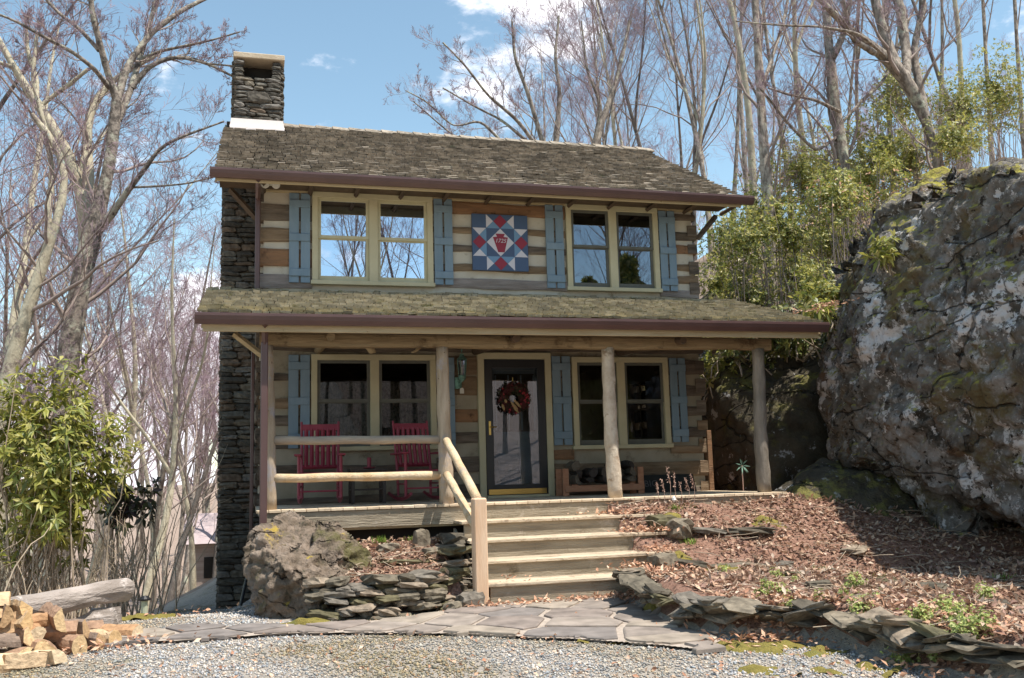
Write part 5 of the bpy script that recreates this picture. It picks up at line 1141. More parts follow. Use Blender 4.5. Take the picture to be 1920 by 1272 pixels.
hero('forked_tree', [
 [(124, 705, 46, 0), (134, 620, 45, 0), (152, 530, 44, 0), (168, 440, 40, 0), (186, 400, 34, 0), (203, 330, 26, 0), (212, 270, 25, 0), (216, 210, 24, 0), (219, 185, 20, 0)],
 [(219, 190, 18, 0), (200, 130, 14, -.2), (184, 70, 13, -.4), (172, 20, 12, -.5), (166, -60, 10, -.6)],
 [(219, 190, 18, 0), (240, 120, 15, .3), (285, 60, 13, .5), (340, 20, 10, .8), (400, -10, 8, 1)],
 [(205, 165, 11, -.1), (178, 130, 10, -.5), (140, 100, 8, -.8), (80, 68, 8, -1), (30, 40, 6, -1.1), (-20, 20, 5, -1.2)],
 [(186, 95, 10, -.3), (150, 55, 8, -.2), (110, 25, 7, 0), (60, -30, 5, .1)],
 [(222, 225, 15, .1), (245, 170, 14, .4), (262, 110, 12, .7), (280, 50, 11, .9), (300, -30, 9, 1.2)],
 [(248, 165, 12, .4), (275, 128, 11, .4), (310, 110, 10, .5), (350, 107, 9, .5), (395, 122, 7, .6), (445, 148, 5, .6)],
 [(340, 108, 6, .5), (390, 120, 5, .2), (450, 125, 4, 0)],
 [(262, 112, 8, .7), (300, 96, 7, .6), (350, 86, 6, .5), (400, 75, 4, .3), (450, 60, 3, .2)],
 [(172, 445, 26, 0), (200, 415, 17, -.3), (225, 380, 14, -.5), (245, 350, 13, -.7), (270, 320, 11, -.8), (300, 275, 8, -.9), (345, 255, 6, -1), (420, 228, 4, -1.1)],
 [(240, 352, 6, -.6), (290, 350, 5, -.9), (350, 345, 4, -1.1), (430, 325, 3, -1.2)]], 7, HL, 41, M_barkH, 'big dark forked tree leaning right, left of the chimney', wid=.86)
hero('pale_forked_tree', [
 [(112, 705, 30, .6), (150, 545, 32, .6), (172, 470, 32, .7), (168, 400, 30, .8), (158, 370, 26, .8), (140, 310, 22, .8), (118, 265, 21, .9), (95, 225, 20, 1), (65, 190, 17, 1), (35, 150, 14, 1.1), (15, 105, 12, 1.1), (-5, 70, 11, 1.2)],
 [(165, 385, 20, .8), (168, 330, 19, 1), (162, 270, 17, 1.2), (165, 220, 15, 1.4), (188, 175, 13, 1.6), (225, 140, 11, 1.7), (300, 100, 7, 1.9)],
 [(152, 350, 9, .8), (155, 300, 10, .9), (160, 285, 12, 1)],
 [(68, 192, 10, 1), (70, 150, 8, 1.2), (52, 100, 7, 1.3), (48, 30, 6, 1.4)],
 [(75, 200, 8, 1), (100, 180, 9, 1), (135, 155, 8, .9), (165, 130, 7, .8)],
 [(20, 125, 9, 1.1), (5, 120, 8, .9), (-20, 110, 7, .7)]], 7, HL, 42, M_barkL, 'pale lichened forked tree standing against the big dark forked tree')
hero('leaning_tree', [
 [(8, 720, 30, 0), (28, 660, 28, 0), (52, 580, 25, 0), (80, 500, 22, 0), (92, 450, 18, 0), (110, 410, 16, 0), (132, 330, 13, .2), (100, 250, 11, .2), (60, 215, 9, .3)],
 [(95, 445, 14, 0), (88, 400, 13, .1), (100, 330, 11, .3), (85, 240, 9, .4), (60, 150, 8, .5), (70, 60, 6, .6)]], 5.5, HL, 43, M_barkL, 'pale trunk leaning right at the left edge of the picture')
# right of the house
hero('twisted_tree', [
 [(1765, 330, 30, 0), (1752, 270, 22, 0), (1738, 230, 26, 0), (1722, 190, 32, 0), (1700, 150, 34, 0), (1672, 115, 32, 0), (1640, 92, 25, 0), (1600, 60, 20, -.4), (1560, 25, 16, -.8), (1520, -20, 13, -1)],
 [(1690, 140, 26, 0), (1668, 95, 26, .3), (1655, 55, 24, .4), (1640, 0, 21, .5), (1630, -60, 18, .6)],
 [(1700, 150, 20, 0), (1700, 100, 24, .6), (1692, 50, 26, .8), (1690, 20, 24, .8), (1672, -30, 18, 1)],
 [(1640, 100, 16, -.2), (1600, 75, 14, -.5), (1590, 45, 13, -.6), (1580, 0, 11, -.8)],
 [(1660, 105, 7, -.4), (1610, 62, 7, -1), (1540, 50, 6, -1.4), (1460, 48, 5, -1.8), (1380, 40, 3, -2)],
 [(1735, 215, 18, .5), (1722, 150, 20, .8), (1712, 100, 18, 1), (1722, 50, 17, 1), (1732, 20, 18, 1), (1725, -40, 14, 1)]], 6.5, HL, 44, M_barkA, 'thick pale tree with twisted limbs on the slope above the huge boulder', wid=.74)
hero('mossy_forked_tree', [
 [(1583, 345, 26, 0), (1580, 290, 24, 0), (1570, 230, 22, 0), (1562, 180, 21, 0), (1558, 120, 20, 0), (1552, 70, 16, .2), (1548, 0, 14, .3), (1545, -60, 12, .3)],
 [(1560, 110, 16, 0), (1580, 70, 12, -.2), (1590, 20, 10, -.4), (1600, -40, 8, -.5)],
 [(1575, 210, 7, -.2), (1530, 188, 6, -.6), (1480, 178, 5, -1), (1440, 165, 4, -1.2)],
 [(1572, 255, 6, 0), (1530, 285, 6, -.4), (1480, 235, 5, -.8), (1445, 190, 5, -1), (1420, 160, 4, -1.1)],
 [(1570, 240, 6, .3), (1620, 185, 6, .6), (1650, 160, 6, .8), (1670, 130, 4, 1)]], 7.5, HL, 45, M_barkA, 'grey forked tree rising out of the laurels right of the roof')
hero('tall_grey_tree', [[(1437, 330, 20, 0), (1432, 280, 20, 0), (1428, 220, 18, 0), (1425, 150, 16, .1), (1420, 80, 14, .1), (1415, 0, 12, .1), (1412, -80, 10, .2)],
 [(1428, 170, 8, 0), (1450, 100, 7, .3), (1470, 40, 6, .4), (1480, -20, 5, .5)]], 7.0, HL, 46, M_barkA, 'tall straight grey trunk next to the right end of the upper roof')
hero('spreading_tree', [[(1110, 290, 16, 0), (1118, 262, 15, 0), (1130, 220, 12, .2), (1148, 180, 9, .3), (1165, 120, 7, .4), (1180, 40, 5, .5)],
 [(1112, 280, 9, 0), (1128, 200, 7, -.2), (1100, 130, 5, -.3), (1090, 40, 3, -.3)], [(1040, 290, 13, 1), (1045, 240, 11, 1), (1050, 170, 8, 1), (1040, 110, 6, 1), (1048, 30, 4, 1)],
 [(1022, 285, 11, .5), (1008, 235, 9, .5), (990, 175, 8, .4), (965, 110, 6, .3), (960, 40, 4, .3)], [(1010, 280, 8, .3), (970, 225, 7, 0), (915, 180, 5, -.2), (870, 120, 4, -.4), (830, 80, 3, -.5)],
 [(1000, 275, 7, .6), (940, 225, 5, .8), (890, 200, 4, .9), (830, 165, 3, 1)], [(960, 285, 6, 0), (900, 225, 5, -.2), (850, 240, 3, -.3), (800, 190, 3, -.5), (760, 170, 2, -.6)], [(870, 270, 4, .5), (820, 230, 3, .5), (775, 190, 2, .5)]], 12, HL, 47, M_barkA, 'spreading many limbed tree behind the middle of the roof')

# ================================================================== leafy shrubs
M_rhod = palette('rhododendron_leaf', [(.29, .29, .045), (.38, .36, .08), (.20, .23, .04), (.46, .42, .14), (.25, .24, .05), (.13, .16, .035)], bump=0, sc=8, rough=.45, spec=.5, trans=.35, var=.15)
M_rhod_o = palette('rhododendron_leaf_piece', [(.29, .29, .045), (.38, .36, .08), (.20, .23, .04), (.46, .42, .14), (.25, .24, .05), (.13, .16, .035)], bump=0, sc=8, rough=.45, spec=.5, trans=.35, var=.15, by='obj')
M_laur = palette('laurel_leaf', [(.30, .31, .06), (.40, .38, .09), (.21, .24, .05), (.46, .41, .10), (.16, .19, .05), (.54, .48, .20), (.24, .27, .12)], bump=0, sc=3, rough=.45, spec=.5, trans=.42)
M_dkleaf = palette('dark_leaf', [(.04, .05, .025), (.06, .06, .03), (.05, .03, .03), (.07, .08, .03)], bump=0, sc=3, rough=.4, spec=.5, trans=.2)
M_mid = palette('mid_green_leaf', [(.13, .16, .04), (.19, .20, .05), (.09, .12, .035), (.24, .22, .06), (.11, .10, .04)], bump=0, sc=3, rough=.45, spec=.5, trans=.3)
M_stem = mat('pale_shrub_stem', (.34, .26, .18), (.50, .41, .31), sc=9, bump=0)
def leaves(C, D, U, L_, w, fold=.25, droop=.3):
    "C base points, D directions, U normals, length, width -> 6 vertex folded leaves"
    N = len(C); D = D / (np.linalg.norm(D, axis=1, keepdims=True) + 1e-9); S = np.cross(D, U); S /= np.linalg.norm(S, axis=1, keepdims=True) + 1e-9; Nn = np.cross(S, D)
    L_ = np.broadcast_to(L_, (N,))[:, None]; w = np.broadcast_to(w, (N,))[:, None]; z = np.array([0, 0, 1.])
    mid = C + D * L_ * .5 + Nn * 0 - z * L_ * droop * .12; tip = C + D * L_ - z * L_ * droop * .5
    V = np.stack([C, mid + S * w + Nn * w * fold, mid, mid - S * w + Nn * w * fold, tip], 1).reshape(-1, 3); b = np.arange(N)[:, None] * 5
    F = np.concatenate([b + np.array([[0, 2, 1]]), b + np.array([[0, 3, 2]]), b + np.array([[1, 2, 4]]), b + np.array([[2, 3, 4]])], 1).reshape(-1, 3)
    return V, F
def whorls(P, A, nl, L_, w, r, spread=1.1, jit=.35, droop=.6):
    "rosettes of nl leaves at points P with axis A"
    K = len(P); a = (np.arange(nl)[None] / nl * 6.283 + r.uniform(0, 6.28, (K, 1)) + r.normal(size=(K, nl)) * .2)
    A = A / np.linalg.norm(A, axis=1, keepdims=True); X = np.cross(A, r.normal(size=A.shape)); X /= np.linalg.norm(X, axis=1, keepdims=True); Y_ = np.cross(A, X)
    sp = spread + r.normal(size=(K, nl)) * jit; D = A[:, None] * np.cos(sp)[..., None] + (X[:, None] * np.cos(a)[..., None] + Y_[:, None] * np.sin(a)[..., None]) * np.sin(sp)[..., None]
    D = D.reshape(-1, 3); C = np.repeat(P, nl, 0); U = np.repeat(A, nl, 0) + 1e-3; ll = L_ * r.uniform(.45, 1.3, len(C)); return leaves(C, D, U, ll, w * ll / L_, droop=droop)
def blob_points(c, rad, n, r, shell=.55, freq=2.0, seed=0):
    "points spread through a lumpy crown volume"
    d = r.normal(size=(n * 3, 3)); d /= np.linalg.norm(d, axis=1, keepdims=True); t = (shell + (1 - shell) * r.random(n * 3)) ** 1; l = 1 + .45 * fbm(d * freq + seed * 3.1, 3); P = d * (t * l)[:, None] * np.array(rad)
    k = fbm((P + c) * 1.6 + 11 + seed, 3) > -.10; P = P[k][:n]; return P + np.array(c), d[k][:n]
def shrub(name, label, c, rad, n, L_, w, nl, mt, seed, stems=10, group=None, zb=None, spread=1.0, shell=.5, pieces=0, pmat=None, stemr=.012, upb=.5):
    r = np.random.default_rng(seed); zb = hpt(c[0], c[1]) if zb is None else zb; t = thing(name, (c[0], c[1], zb), label, 'shrub', group)
    P, D = blob_points(c, rad, n, r, seed=seed, shell=shell); ok = P[:, 2] > zb + .05; P, D = P[ok], D[ok]; A = D + [0, 0, upb] + r.normal(size=D.shape) * .3
    V, F = whorls(P, A, nl, L_, w, r, spread, .45, .1 if name == 'laurel' else .6)
    if pieces:
        nearest = np.argsort(((P - CAMP) ** 2).sum(1))[:pieces // nl + 1]; sel = np.zeros(len(P), bool); sel[nearest] = True; Vr = V.reshape(len(P), nl, 5, 3)
        cnt = 0
        for k in nearest:
            for j in range(nl):
                if cnt >= pieces: sel[k] = True; break
                q = Vr[k, j]; c0 = q[0]; meshobj('leaf', q - c0, [(0, 2, 1), (0, 3, 2), (1, 2, 4), (2, 3, 4)], pmat, t, loc=tuple(Vector(c0) - wloc(t)), local=True); cnt += 1
        keep = ~sel; b = np.arange(keep.sum() * nl)[:, None] * 5; V = Vr[keep].reshape(-1, 3); F = np.concatenate([b + np.array([[0, 2, 1]]), b + np.array([[0, 3, 2]]), b + np.array([[1, 2, 4]]), b + np.array([[2, 3, 4]])], 1).reshape(-1, 3)
    me = mk_mesh('foliage', V - np.array(t.location), F, [mt], smooth=False); o = bpy.data.objects.new('foliage', me); COL.objects.link(o); o.parent = t; o['kind'] = 'stuff'
    # stems run from the foot to some of the rosettes
    K = min(stems, len(P)); pick = r.choice(len(P), K, replace=False); Q = np.zeros((K, 7, 3)); tt = np.linspace(0, 1, 7)[None, :, None]; foot = np.array([c[0], c[1], zb]) + r.normal(size=(K, 3)) * [rad[0] * .35, rad[1] * .35, 0]
    Q = foot[:, None] * (1 - tt) + P[pick][:, None] * tt; Q += r.normal(size=Q.shape) * (.12 if name == 'laurel' else .04) * np.sin(tt * 3.14); Q[:, :, 2] += np.sin(tt[..., 0] * 3.14) * .12 * rad[2]
    RR = stemr * (1.2 - .8 * tt[..., 0]) * np.ones((K, 1)); V, F = batch_tubes(Q, RR, 5); me = mk_mesh('stems', V - np.array(t.location), F, [M_br if name == 'laurel' else M_stem]); o = bpy.data.objects.new('stems', me); COL.objects.link(o); o.parent = t
    return t
def bare_stems(name, label, c, rad, n, h, seed, mt=M_stem, r0=.011, cat='shrub', group=None, lv=((4, 5, 3, .4, 30, .3, .6),)):
    r = np.random.default_rng(seed); base = []
    for i in range(n):
        x = c[0] + r.normal() * rad[0]; y = c[1] + r.normal() * rad[1]; z = hpt(x, y) - .05; d = np.array([r.normal() * .25, r.normal() * .2, 1]); hh = h * r.uniform(.6, 1.1); P = [np.array([x, y, z])]
        for k in range(5): P.append(P[-1] + d / np.linalg.norm(d) * hh / 5); d = d + r.normal(size=3) * .12
        base.append((P, np.linspace(r0, r0 * .4, 6)))
    t = thing(name, (c[0], c[1], hpt(c[0], c[1])), label, cat, group); o_ = grow(base, lv, seed + 1, trop=.05); V = []; F = []; k = 0
    for P, Rr, s in o_: a, b = batch_tubes(P, Rr, min(s, 4)); V.append(a); F.append(b + k); k += len(a)
    me = mk_mesh('stems', np.concatenate(V) - np.array(t.location), np.concatenate(F), [mt]); o = bpy.data.objects.new('stems', me); COL.objects.link(o); o.parent = t
    return t
# the rhododendron at the left
shrub('rhododendron', 'large sunlit yellow green rhododendron behind the log bench', (-5.80, -1.1, .66), (1.08, .85, 1.28), 900, .145, .021, 8, M_rhod, 5, stems=60, spread=1.35, shell=.35, pieces=296, pmat=M_rhod_o, upb=.7)
shrub('rhododendron', 'drooping yellow green rhododendron at the left edge of the picture', (-6.9, -.9, .1), (.9, .7, .9), 240, .15, .020, 8, M_rhod, 6, stems=40, spread=1.4, shell=.3, upb=.6)
shrub('dark_shrub', 'small dark leaved shrub in shade right of the large rhododendron', (-4.95, .6, .15), (.42, .4, .50), 90, .13, .028, 7, M_dkleaf, 7, stems=14, spread=1.5, zb=-1.7)
bare_stems('bare_shrub', 'thicket of pale bare stems under the large rhododendron', (-5.75, -.9), (.55, .35), 80, 1.25, 51)
bare_stems('bare_shrub', 'thicket of bare stems at the left edge behind the bench', (-6.9, -1.2), (.45, .4), 60, 1.1, 52)
bare_stems('bare_shrub', 'sparse bare saplings right of the large rhododendron', (-5.0, 1.6), (.35, .6), 16, 2.4, 53)
# laurels on the right
G = 'green laurels on the slope right of the cabin'
la = [(1370, 470, 6.5, 1.0, 1.3, 'light green laurel nearest the corner of the upper wall'), (1410, 560, 4.5, 1.0, .8, 'laurel just above the right end of the porch roof'), (1440, 410, 7.5, 1.2, 1.2, 'laurel under the tall straight grey trunk'), (1500, 330, 9.0, 1.3, 1.5, 'laurel under the grey forked tree'),
      (1490, 520, 5.0, 1.1, .9, 'wide laurel between the porch roof and the huge boulder'), (1555, 450, 5.5, 1.0, 1.0, 'yellowish laurel touching the left edge of the huge boulder'), (1600, 360, 7.0, 1.2, 1.1, 'laurel just above the mossy ridge of the huge boulder'), (1650, 280, 8.5, 1.4, 1.5, 'tall laurel left of the thick pale tree'),
      (1720, 300, 8.0, 1.0, 1.2, 'laurel under the thick pale tree'), (1800, 210, 10, 1.3, 1.6, 'feathery laurel right of the thick pale tree'), (1870, 170, 11, 1.4, 1.6, 'feathery laurel near the top right corner'), (1690, 190, 10.5, 1.2, 1.4, 'high laurel behind the thick pale tree'), (1400, 640, 3.6, .8, .5, 'laurel seen beneath the porch roof beside the fourth post'),
      (1345, 540, 5.6, .6, .8, 'small laurel at the cabin corner'), (1400, 450, 4.2, .9, 1.0, 'dense laurel between the roof end and the tall grey trunk'), (1470, 440, 4.0, .9, .9, 'bright laurel above the right tip of the porch roof'), (1560, 380, 3.6, .9, .9, 'bright laurel left of the mossy ridge'), (1640, 330, 4.5, .9, .8, 'laurel tumbling over the top of the huge boulder'), (1530, 530, 2.4, .7, .55, 'laurel wedged between the porch roof tip and the huge boulder'), (1780, 270, 6.0, 1.1, .8, 'laurel on the crest behind the huge boulder'), (1560, 300, 10.5, 1.2, 1.3, 'laurel high between the two forked trees')]
for i, (px, py, y, rw, rh, lb) in enumerate(la):
    p = at_px(px, py, y); n = int(640 * rw * rh)
    shrub('laurel', lb, tuple(p), (rw * .95, rw * .7, rh), n, .092, .019, 6, M_laur, 60 + i, stems=16, spread=1.2, shell=.12, group=G, zb=min(hpt(p[0], p[1]), p[2] - rh * 1.0), stemr=.014)
for i, (px, py, y, s, lb) in enumerate(((1870, 375, -4.3, .26, 'rhododendron sprig hanging on the upper face of the huge boulder'), (1895, 500, -4.6, .34, 'rhododendron branch hanging at the right edge over the huge boulder'), (1660, 475, -2.6, .30, 'rhododendron sprig on the left shoulder of the huge boulder'), (1530, 590, -.9, .28, 'dark glossy sprig behind the right tip of the porch roof'))):
    p = at_px(px, py, y - .1); shrub('rhododendron_sprig', lb, tuple(p), (s, s, s), 26, .16, .022, 8, M_rhod if i != 3 else M_laur, 90 + i, stems=5, spread=1.5, shell=.2, zb=p[2] - s, upb=-.2)
for i, (px, y) in enumerate(((1500, 8), (1640, 9), (1760, 8.5), (1860, 9), (1400, 9.5), (1560, 6.5))):
    x = slope_x(px, y); bare_stems('bare_shrub', f'tangle of thin bare stems on the slope {("behind the laurels", "left of the thick pale tree", "right of the thick pale tree", "near the top right corner", "beside the tall straight trunk", "just above the mossy ridge")[i]}', (x, y), (.8, .6), 60, 3.2, 70 + i, mt=M_br, group='bare thickets on the slope')

for i, (px, py, y, rw, rh, lb) in enumerate(((1400, 640, 1.6, .9, .55, 'dark rhododendron drooping over the mossy rock behind the fourth post'), (1500, 615, 1.0, .9, .5, 'dark rhododendron hanging behind the tip of the porch roof'), (1560, 560, -.2, .6, .5, 'rhododendron on the left shoulder of the huge boulder'), (1345, 690, 2.2, .5, .6, 'dark shrub squeezed behind the corner of the cabin'))):
    p = at_px(px, py, y); shrub('rhododendron', lb, tuple(p), (rw, .6, rh), int(330 * rw), .13, .026, 7, M_laur if i > 1 else M_mid, 800 + i, stems=14, spread=1.35, shell=.15, zb=p[2] - rh * 1.2, upb=.1)
# unseen evergreens added past the right edge to shade the boulder and bed
def evergreen(x, y, zb, h, rad, label, seed, n=1500):
    r = np.random.default_rng(seed); t = thing('shade_evergreen', (x, y, zb), label, 'tree', 'evergreens added to shade the garden bed')
    tt = r.random(n) ** .8; a = r.uniform(0, 6.28, n); rr = rad * (1.05 - tt) * (.45 + .55 * r.random(n)); P = np.stack([x + rr * np.cos(a), y + rr * np.sin(a), zb + .12 * h + tt * h * .88 + r.normal(size=n) * .1], 1)
    k = fbm(P * .9, 3) > -.08; P = P[k]; a = a[k]; D = np.stack([np.cos(a), np.sin(a), np.full(len(a), .1)], 1); V, F = whorls(P, D, 8, .20, .03, r, 1.2)
    for nm, V_, F_, m_ in (('crown', V, F, M_laur), ('trunk', *batch_tubes(np.array([[(x, y, zb - .2), (x, y, zb + h * .5), (x, y, zb + h * .95)]]), np.array([[.13, .08, .02]]), 8), M_barkD)):
        o = bpy.data.objects.new(nm, mk_mesh(nm, V_ - np.array(t.location), F_, [m_], smooth=False)); COL.objects.link(o); o.parent = t
for i, (x, y, h, rd) in enumerate(((7.4, -6.9, 8.5, 1.8), (6.0, -8.3, 7, 1.6), (5.6, -10.2, 6.5, 1.5))):
    evergreen(x, y, hpt(x, y), h, rd, f'unseen evergreen added to shade the right garden bed, {("nearest the boulder", "highest on the slope", "nearest the drive")[i]}', 500 + i)

# ================================================================== small plants
M_grass = palette('fresh_grass', [(.20, .30, .05), (.27, .36, .07), (.14, .24, .04)], bump=0, sc=10, trans=.3); M_sed = palette('sedum_leaf', [(.42, .46, .14), (.34, .40, .12), (.50, .50, .22), (.26, .34, .10)], bump=0, sc=10, trans=.2)
M_dry = mat('dry_stalk', (.42, .26, .20), (.55, .38, .30), bump=0); M_white = mat('white_petal', (.8, .8, .76), bump=0)
def tuft(x, y, n, h, label, spread=.09, name='grass_tuft', cat='plant', mt=None, group=None):
    r = np.random.default_rng(int(abs(x * 1000 + y * 77))); z = hpt(x, y); t = thing(name, (x, y, z), label, cat, group); C = np.array([x, y, z - .01]) + r.normal(size=(n, 3)) * [spread * .6, spread * .5, 0]; D = np.stack([r.normal(size=n) * .35, r.normal(size=n) * .35, np.ones(n)], 1)
    V, F = leaves(C, D, r.normal(size=(n, 3)), h * r.uniform(.6, 1.1, n), .0055, droop=.25); me = mk_mesh('blades', V - np.array(t.location), F, [mt or M_grass], smooth=False); o = bpy.data.objects.new('blades', me); COL.objects.link(o); o.parent = t; return t
for (px, py, yy, n, h, lb) in ((712, 990, -2.45, 60, .14, 'widest bright green tuft sprouting against the porch skirt board'), (655, 990, -2.45, 22, .10, 'small green tuft left of the widest one under the porch edge'), (770, 990, -2.45, 26, .11, 'green tuft right of the widest one under the porch edge'), (1265, 950, -2.5, 34, .12, 'green clump with a white flower by the dry stalks at the porch'), (1300, 945, -2.5, 16, .08, 'small green clump right of the white flower'), (1292, 1030, -3.2, 60, .11, 'bright green clump above the long flat stone by the fourth step'), (1533, 1058, -4.1, 60, .12, 'bright green clump in the middle of the right bed'), (1640, 1125, -4.6, 14, .1, 'thin green shoots in the shaded part of the right bed'), (1880, 1095, -5.2, 24, .14, 'green shoots at the right edge of the picture')):
    p = at_px(px, py, yy); tuft(p[0], yy, n, h, lb)
p = at_px(1262, 940, -2.52); fl = thing('white_flower', (p[0], -2.52, hpt(p[0], -2.52)), 'small white flower in the green clump beside the porch', 'flower')
part('stem', MB().tube([(p[0], -2.52, hpt(p[0], -2.52)), (p[0] + .01, -2.53, hpt(p[0], -2.52) + .13)], .004, 4), M_grass, fl); part('petals', MB().lathe([(.004, .10), (.03, .13), (.022, .16), (.004, .18)], (p[0] + .01, -2.53, hpt(p[0], -2.52)), 6), M_white, fl)
r_ = random.Random(3)
for i in range(7):
    x = 2.15 + i * .13; x = at_px(1235 + i * 11, 930, -2.42)[0]; z = hpt(x, -2.42); h = .30 + .2 * ((i * 5) % 4) / 4 + (.12 if i == 2 else 0); t = thing('dry_plant', (x, -2.42, z), f'dry reddish flower stalk in front of the porch, {("leftmost", "second", "tallest, third", "fourth", "fifth", "sixth", "rightmost")[i]} of the row', 'plant', 'dry flower stalks by the porch')
    part('stalk', MB().tube([(x, -2.42, z - .02), (x + r_.uniform(-.02, .02), -2.43, z + h * .6), (x - .03 + r_.uniform(-.02, .02), -2.43, z + h)], [.004, .003, .002], 5), M_dry, t)
    r = np.random.default_rng(i); n = 40; tt = r.uniform(.55, 1, n); C = np.stack([x - .03 * tt + r.normal(size=n) * .008, -2.43 + r.normal(size=n) * .008, z + h * tt], 1); V, F = leaves(C, r.normal(size=(n, 3)), r.normal(size=(n, 3)), .022, .006)
    meshobj('seed_head', V, F, M_dry, t)
sed = [(1400, 1090), (1455, 1085), (1440, 1105), (1425, 1120), (1380, 1105), (1340, 1095), (1545, 1130), (1570, 1145), (1590, 1125), (1540, 1150), (1605, 1105), (1630, 1120), (1465, 1115), (1660, 1130), (1700, 1208), (1775, 1150), (1790, 1175), (1800, 1200), (1830, 1215), (1870, 1225), (1755, 1235), (1850, 1125), (1905, 1245), (1690, 1245), (1685, 1130), (1360, 1075), (1730, 1165)]
sed += [(1500, 1100), (1740, 1225), (1812, 1232), (1890, 1200), (1845, 1180), (1480, 1140), (1615, 1150)]
NUMW = ['first', 'second', 'third', 'fourth', 'fifth', 'sixth', 'seventh', 'eighth', 'ninth', 'tenth', 'eleventh', 'twelfth', 'thirteenth', 'fourteenth', 'fifteenth', 'sixteenth', 'seventeenth', 'eighteenth', 'nineteenth', 'twentieth'] + [f'twenty {w}' for w in ('first', 'second', 'third', 'fourth', 'fifth', 'sixth', 'seventh', 'eighth', 'ninth')] + ['thirtieth'] + [f'thirty {w}' for w in ('first', 'second', 'third', 'fourth', 'fifth')]
sed.sort(key=lambda q_: q_[0] - 1200 + (q_[1] - 1050) * .5)
for i, (px, py) in enumerate(sed):
    d = np.array(fw) + np.array(rt) * (px - 960) / FPX - np.array(up) * (py - 636) / FPX
    P = CAMP.copy(); 
    for _ in range(400):
        P = P + d * .05
        if P[2] < hpt(P[0], P[1]) + .02: break
    s = .07 if i < 14 else .10
    if px in (1700, 1790, 1800, 1830, 1740, 1812): s = .15
    t = thing('sedum_plant', tuple(P), f'low sedum {("in the mulch", "on the stone wall", "spilling over the stone wall")[0 if i < 6 else 1 if i < 14 else 2]} of the right bed, {NUMW[i]} from the stairs', 'plant', 'sedum plants along the right bed')
    r = np.random.default_rng(i + 400); Q, D = blob_points(tuple(P + [0, 0, s * .6]), (s * 1.2, s, s), 34 if s < .1 else 80, r, shell=.2); V, F = whorls(Q, D + [0, 0, .8], 6, .026, .008, r, 1.0); V = V[:]
    me = mk_mesh('foliage', V - np.array(t.location), F, [M_sed], smooth=False); o = bpy.data.objects.new('foliage', me); COL.objects.link(o); o.parent = t
# pale green star shaped plant in the dark gap behind the porch
p = at_px(1391, 873, .3); yk = thing('spiky_plant', (p[0], .3, p[2] - .5), 'small pale green spiky rosette on a stalk in the dark gap behind the fourth post', 'plant')
V, F = leaves(np.repeat([p], 16, 0), np.stack([np.cos(np.arange(16) * .9), -.3 + .2 * np.sin(np.arange(16) * 2.3), np.sin(np.arange(16) * .9)], 1), np.tile([0, -1., 0], (16, 1)), .14, .012); meshobj('leaf_rosette', V, F, mat('blue_green_leaf', (.22, .36, .28), bump=0), yk)
part('stalk', MB().tube([(p[0], .3, p[2] - .5), (p[0], .3, p[2])], .01, 5), M_dry, yk)

# ================================================================== ground cover, one mass each
def on_ground(n, x0, x1, y0, y1, test, r):
    out_ = []
    x = r.uniform(x0, x1, n); y = r.uniform(y0, y1, n); k = test(x, y); x, y = x[k], y[k]; return np.stack([x, y, H(x, y)], 1)
r = np.random.default_rng(9)
def bedtest(x, y):
    d = dist_right(x, y); lb = (x > -2.7) & (x < -1.1) & (y > -3.75) & (y < -2.28); 
    return ((d > .1) & (y < -2.3) & (x > .8)) | ((d > .1) & (x > 3.6) & (y < 1)) | lb
M_lit = palette('leaf_litter', [(.48, .31, .21), (.38, .24, .165), (.56, .40, .28), (.28, .175, .12), (.62, .49, .38), (.36, .22, .17), (.20, .13, .09)], bump=0, sc=8, trans=.15)
M_chip = palette('mulch_chips', [(.28, .15, .10), (.36, .21, .15), (.20, .11, .075), (.44, .28, .20), (.15, .085, .06), (.52, .38, .30)], bump=0, sc=8)
P = on_ground(60000, -2.8, 9, -9, 1, bedtest, r); dens = fbm(P * [1.2, 1.2, 0] + 3, 3)
edge = dist_right(P[:, 0], P[:, 1]); keep = (dens > -.22) | (edge < .8) & (r.random(len(P)) < .7); P = P[keep]; n = len(P); D = r.normal(size=(n, 3)) * [1, 1, .35]; V, F = leaves(P + [0, 0, .012] + r.random((n, 1)) * [0, 0, .02], D, np.array([0, 0, 1.]) + r.normal(size=(n, 3)) * .6, r.uniform(.045, .10, n), r.uniform(.010, .026, n), fold=.5, droop=-.3)
o = bpy.data.objects.new('leaf_litter', mk_mesh('leaf_litter', V, F, [M_lit], smooth=False)); COL.objects.link(o); props(o, 'dry brown oak leaves lying over the garden beds', 'leaves', None, 'stuff')
P = on_ground(60000, -2.8, 8, -8.6, .5, bedtest, r); n = len(P); D = r.normal(size=(n, 3)) * [1, 1, .22]; V, F = leaves(P + [0, 0, .006], D, np.array([0, 0, 1.]) + r.normal(size=(n, 3)) * .3, r.uniform(.035, .09, n), r.uniform(.004, .009, n), fold=.3, droop=0)
o = bpy.data.objects.new('mulch', mk_mesh('mulch', V, F, [M_chip], smooth=False)); COL.objects.link(o); props(o, 'reddish brown shredded bark mulch covering the garden beds', 'mulch', None, 'stuff')
